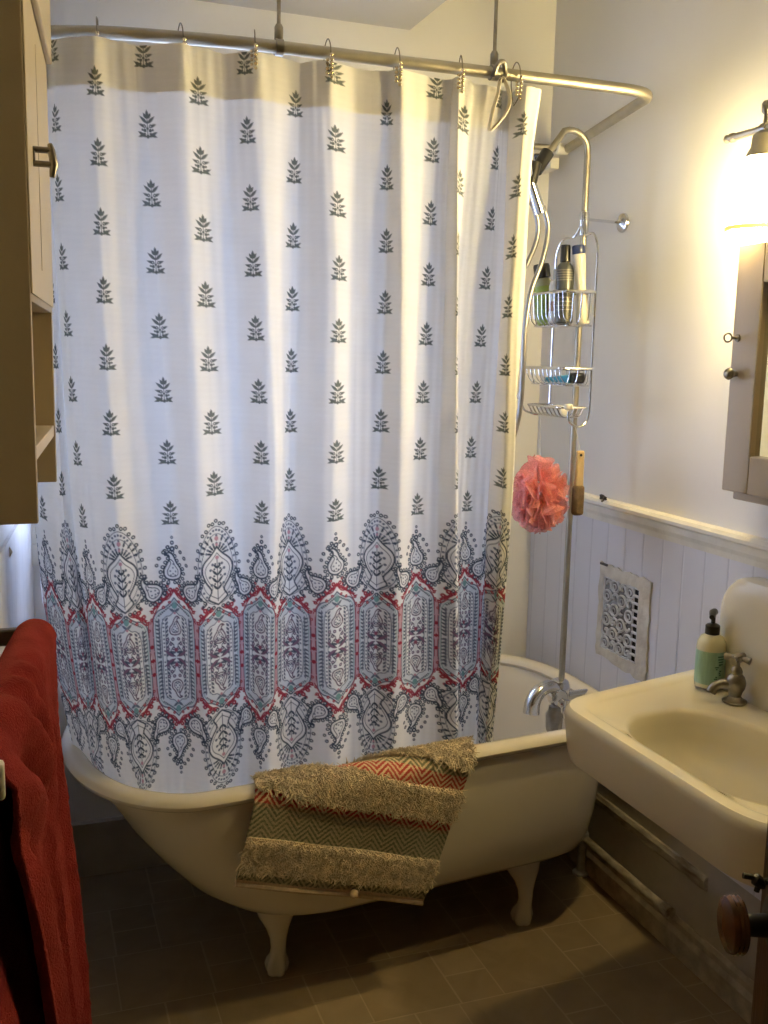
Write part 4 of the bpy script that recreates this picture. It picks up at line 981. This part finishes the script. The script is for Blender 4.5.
# ------------------------------------------------------------------ wall sconce
sc_ = thing('wall_sconce', 'lit wall lamp with frosted glass bell shade on a nickel bar above the mirror', 'wall lamp', (XR, 1.78, 1.98))
lx, ly, lz = 1.474, 1.782, 1.985
mb = MB(); mb.tube([(lx, 1.895, lz), (lx, 1.36, lz)], .0075, 12)
mb.lathe([(.004, -.018), (.009, -.010), (.006, -.003), (.010, .004), (.010, .012), (.008, .016)], (lx, 1.893, lz), (0, -1, 0), n=16); mb.build('bar', NICKEL, sc_)
mb = MB(); mb.tube([(lx, 1.56, lz), (XR-.01, 1.56, lz-.01)], .008, 10); mb.lathe([(.055, 0), (.055, .008), (.03, .016)], (XR, 1.56, lz-.01), (-1, 0, 0), n=24); mb.build('wall_plate', NICKEL, sc_)
for y in (ly, 1.40):
    mb = MB(); mb.lathe([(.006, .0), (.0045, .022), (.010, .028), (.011, .044), (.007, .050)], (lx, y, lz+.004), n=14); mb.lathe([(.011, -.008), (.011, .008)], (lx, y, lz), (0, 1, 0), n=14); mb.build('finial', BRASSD, sc_)
    mb = MB(); mb.lathe([(.012, -.005), (.024, -.014), (.026, -.038), (.034, -.052), (.034, -.058)], (lx, y, lz), n=24); mb.build('shade_holder', NICKEL, sc_)
    shade = [(.030, -.055), (.038, -.075), (.047, -.108), (.056, -.145), (.063, -.180), (.066, -.200)]
    mb = MB(); mb.lathe(shade+[(r-.003, h) for r, h in shade[::-1]], (lx, y, lz), n=36, cap=False)
    s_ = mb.build('glass_shade', emis('frosted_lit_glass', (1.0, .78, .35), 125.0), sc_); 
    MB().lathe([(.0664, -.199), (.0668, -.2065), (.0650, -.2085), (.062, -.203)], (lx, y, lz), n=36, cap=False).build('shade_rim', emis('yellow_glass_rim', (.95, .80, .22), .9), sc_)
    MB().lathe([(.004, -.090), (.010, -.098), (.017, -.115), (.019, -.130), (.015, -.145), (.004, -.153)], (lx, y, lz), n=18).build('bulb', emis('bulb_glow', (1.0, .78, .35), 1150.0), sc_)

# ------------------------------------------------------------------ tan wall cabinet on the left
wc = thing('wall_cabinet', 'tall tan wall cabinet with a small metal pull above an open shelf', 'cabinet', (-.05, 1.7, 1.257))
yn, yf_ = 1.47, 1.955; xn, xfr = .017, .059
def fx_(y): return xn+(xfr-xn)*(y-yn)/(yf_-yn)
def slab(y0_, y1_, d0, d1, z0, z1):
    """block of the cabinet between two depths behind its front plane"""
    g = lambda y, d: (fx_(y)-d, y)
    a, b_, c_, e_ = g(y0_, d1), g(y0_, d0), g(y1_, d0), g(y1_, d1)
    return [(*a, z0), (*b_, z0), (*c_, z0), (*e_, z0), (*a, z1), (*b_, z1), (*c_, z1), (*e_, z1)]
DP = .117
ZC0, ZC1 = 1.257, 2.41
p = MB(); p.hexa(slab(yn, yn+.018, 0, DP, ZC0, ZC1)); p.hexa(slab(yf_-.018, yf_, 0, DP, ZC0, ZC1)); p.hexa(slab(yn+.018, yf_-.018, DP-.008, DP, ZC0+.001, ZC1))
p.hexa(slab(yn+.018, yf_-.018, .0, DP-.008, 1.565, 1.583)); p.hexa(slab(yn+.018, yf_-.018, 0, DP-.008, ZC1-.02, ZC1))
p.build('carcass', TAN, wc, smooth=False, bevel=.0012)
s1 = MB(); s1.hexa(slab(yn+.018, yf_-.018, .002, DP-.008, 1.342, 1.362)); s1.build('shelf', TAND, wc, smooth=False, bevel=.001)
dm = MB(); dm.hexa(slab(yn+.002, yf_-.002, -.003, -.0004, 1.575, 1.992)); cdoor = dm.build('cabinet_door', TAND, wc, smooth=False, bevel=.002)
gv = MB(); gv.hexa(slab(yn+.20, yn+.205, -.0036, -.0028, 1.62, 1.95)); gv.build('panel_groove', TAN, cdoor, smooth=False)
um = MB(); um.hexa(slab(yn-.002, yf_+.004, -.012, -.0005, 1.996, ZC1)); um.build('upper_fascia', TAND, wc, smooth=False, bevel=.003)
lm_ = MB()
g = lambda y, d, z: (fx_(y)-d, y, z)
yh = 1.56; zb_ = [W(44, v, 'y', yh).z for v in (143, 150, 164, 177)]
lm_.tube([g(yh, -.028, zb_[3]), g(yh, -.031, zb_[2]), g(yh, -.028, zb_[1]), g(yh, -.026, zb_[0])], [.004, .0062, .0055, .0035], 10)
for z in (zb_[1], zb_[2]): lm_.tube([g(yh, -.002, z), g(yh, -.027, z)], .0048, 8)
lm_.lathe([(.0085, 0), (.0085, .003)], g(yh, -.003, (zb_[1]+zb_[2])/2), (1, 0, 0), n=14)
lm_.build('pull_handle', BRASSD, cdoor, bevel=.0008)

# ------------------------------------------------------------------ towel rack and red towel
A0, A1 = Vector((.008, 1.50, 1.080)), Vector((-.072, .915, 1.080))
rk = thing('towel_rack', 'dark towel bar on wall arms under the tan cabinet', 'towel rack', (-.05, 1.2, 1.05))
MB().tube([A0+Vector((.001, .012, 0)), A1], .010, 12).build('bar', BARWOOD, rk)
MB().box(XL(1.5)+.002, 1.492, 1.076, .018, 1.508, 1.100).build('arm', BARWOOD, rk, bevel=.003)
tag(MB().box(XL(.93)+.006, .925, W(2, 800, 'y', .93).z, W(5, 782, 'y', .93).x, .943, W(2, 763, 'y', .93).z).build('arm', TRIMW, rk, bevel=.004), 'white painted arm')
# towel
fe = [(43, 618), (50, 640), (53, 690), (60, 760), (70, 850), (80, 930), (88, 1024)]
ne = [(0, 757), (13, 768), (20, 850), (40, 930), (55, 1024)]
FE = [W(u, v, 'y', 1.505) for u, v in fe]; NE = [W(u, v, 'y', .97+.03*i) for i, (u, v) in enumerate(ne)]
fz = np.array([p.z for p in FE])[::-1]; fxx = np.array([p.x for p in FE])[::-1]
nz_ = np.array([p.z for p in NE])[::-1]; nx = np.array([p.x for p in NE])[::-1]; ny = np.array([p.y for p in NE])[::-1]
def ext(z, zs, xs):
    r = np.interp(z, zs, xs); return np.where(z < zs[0], xs[0]+(zs[0]-z)*.03, r)
NAa, NSs = 170, 330
aa = np.linspace(0, 1, NAa); Lf, Lb, R = .80, .74, .028
ss = np.linspace(-Lb, Lf, NSs)
T = np.zeros((NSs, NAa, 3))
for j, s in enumerate(ss):
    a = aa; bar_ = np.outer(1-a, np.array(A0+Vector((0, .006, 0))))+np.outer(a, np.array(Vector((-.0655, .965, 1.080))))
    th = (s/R) if abs(s) < R*PI/2 else math.copysign(PI/2, s)
    over = max(0, abs(s)-R*PI/2); z = bar_[:, 2]+R*math.cos(th)-over
    if s >= 0:
        xf_ = ext(z, fz, fxx); xn_ = ext(z, nz_, nx); yn_ = ext(z, nz_, ny)
        w_f = min(1, over/.03+max(0, th)/PI)
        e_ = (1-a)**1.0
        x = xf_*e_+xn_*(1-e_); y = 1.505*(1-a)+yn_*a
        base_x = bar_[:, 0]+R*math.sin(th); x = base_x*(1-w_f)+np.maximum(x, base_x-.002)*w_f
        dmp = np.clip(over/.15, 0, 1)
        fold = .026*(.45-np.abs(np.sin(a*PI*4.3+.5*np.sin(s*4)+.4))**.7)*dmp*(.5+.5*np.clip(over/.5, 0, 1))*np.sin(np.clip(a*PI, 0, PI))**.35+.004*np.sin(a*2*PI*7+2*s)*dmp
        wr = .019*np.sin(((1-a)*34-over*42+3*np.sin(a*7)))*np.exp(-((over-.075)/.07)**2)*np.clip((a-.18)*3, 0, 1)*np.clip((1-a)*6, 0, 1)
        x = x+fold+wr; z = z+wr*.5
        T[j, :, 0] = x; T[j, :, 1] = y; T[j, :, 2] = z
    else:
        xq = (ext(z, fz, fxx)*(1-a)+ext(z, nz_, nx)*a-bar_[:, 0]); x = bar_[:, 0]-R*math.sin(-th)+(np.maximum(xq, 0)*.8)*np.clip(over/.35, 0, 1)+.007*np.sin(a*2*PI*4+s*3)*np.clip(over/.1, 0, 1)
        y = bar_[:, 1]+.02*over*a
        T[j, :, 0] = x; T[j, :, 1] = y; T[j, :, 2] = z
T[:, :, 0] += .0012*fnoise(aa[None, :]*90, ss[:, None]*150, 5)
tw = MB(); tw.loft([[tuple(T[j, i]) for i in range(NAa)] for j in range(NSs)], False)
tm, nt, b, out = nodes('red_terry'); N = nt.nodes.new; Lk = nt.links.new
tc = N('ShaderNodeTexCoord'); v1 = N('ShaderNodeTexNoise'); v1.inputs['Scale'].default_value = 420; v1.inputs['Detail'].default_value = 3; Lk(tc.outputs['Object'], v1.inputs[0])
v2 = N('ShaderNodeTexNoise'); v2.inputs['Scale'].default_value = 22; Lk(tc.outputs['Object'], v2.inputs[0])
rr = N('ShaderNodeValToRGB'); rr.color_ramp.elements[0].color = (.19, .018, .020, 1); rr.color_ramp.elements[1].color = (.29, .034, .036, 1); rr.color_ramp.elements[0].position = .3; rr.color_ramp.elements[1].position = .7; Lk(v2.outputs['Fac'], rr.inputs[0]); Lk(rr.outputs[0], b.inputs['Base Color'])
bp = N('ShaderNodeBump'); bp.inputs['Strength'].default_value = .8; bp.inputs['Distance'].default_value = .004; Lk(v1.outputs['Fac'], bp.inputs['Height']); Lk(bp.outputs[0], b.inputs['Normal'])
b.inputs['Roughness'].default_value = 1; b.inputs['Specular IOR Level'].default_value = .05; b.inputs['Sheen Weight'].default_value = .3; b.inputs['Sheen Tint'].default_value = (.9, .25, .2, 1)
to = tw.build('bath_towel', tm, solid=.006)
tag(to, 'dark red terry towel draped over the towel bar below the tan cabinet', 'towel')
# cream sheet on the left wall
cp = MB(); pts = [W(u, v, 'y', 2.28) for u, v in ((-14, 540), (8, 544), (13, 552), (3, 571), (-10, 592))]
cp.loft([[p+Vector((0, .0, 0)) for p in pts], [p+Vector((-.002, .012, 0)) for p in pts]], True, True, True)
tag(cp.build('paper_card', PAPER, bevel=.001), 'cream card poking out from the wall above the towel bar', 'card')

# ------------------------------------------------------------------ wooden door, near right
ex = Vector((.672, .735, .012)); ddir = Vector((-.353, -.935, 0)).normalized(); dn = Vector((-.935, .353, 0)).normalized()
D = MB(); c4 = [ex, ex+ddir*.74, ex+ddir*.74-dn*.038, ex-dn*.038]
D.hexa([tuple(p) for p in c4]+[tuple(p+Vector((0, 0, 1.98))) for p in c4])
door = struct(D.build('door_1', DWOOD, smooth=False, bevel=.003)); ORG['door_1'] = tuple(door.location)
kc = ex+ddir*.046; kc.z = .976
MB().lathe([(.028, 0), (.029, .003), (.024, .006), (.011, .009), (.010, .032), (.012, .034)], kc, dn, n=24).build('knob_shank', RUBBER, door)
MB().lathe([(.012, .0), (.020, .002), (.0255, .004), (.0270, .006), (.0254, .008), (.0270, .010), (.0254, .012), (.0270, .014), (.0255, .018), (.020, .0205), (.012, .0215), (.001, .022)], kc+dn*.030, dn, n=32).build('door_knob', KNOBB, door)
hkp = ex+ddir*.02; hkp.z = 1.008; mb = MB(); mb.tube(cr([hkp, hkp+dn*.008+Vector((0, 0, -.003)), hkp+dn*.016+Vector((0, 0, .002)), hkp+dn*.026+Vector((0, 0, .004))], 5), [.003]*4+[.006]*6+[.003]*6, 8); mb.tube([hkp+dn*.010+Vector((0, 0, -.003)), hkp+dn*.012+Vector((0, 0, -.012))], .003, 6)
mb.build('latch_hook', RUBBER, door)

# ------------------------------------------------------------------ daylight
wd = bpy.data.worlds.new('sky'); SC.world = wd; wd.use_nodes = True
bg = wd.node_tree.nodes['Background']; bg.inputs[0].default_value = (.56, .68, 1.0, 1); bg.inputs[1].default_value = 10.0
pl = bpy.data.lights.new('window_portal', 'AREA'); pl.shape = 'RECTANGLE'; pl.size = WX1-WX0; pl.size_y = WZ1-WZ0; pl.cycles.is_portal = True
po = bpy.data.objects.new('window_portal', pl); COL.objects.link(po); po.location = ((WX0+WX1)/2, YB+.11, (WZ0+WZ1)/2); po.rotation_euler = (-PI/2, 0, 0)

SC.view_settings.view_transform = 'Standard'; SC.view_settings.look = 'None'; SC.view_settings.gamma = 1; SC.view_settings.use_curve_mapping = False
SC.view_settings.exposure = -0.30
SC.cycles.use_denoising = True; SC.cycles.max_bounces = 10; SC.cycles.diffuse_bounces = 3; SC.cycles.transmission_bounces = 8; SC.cycles.transparent_max_bounces = 24
SC.cycles.sample_clamp_indirect = 6
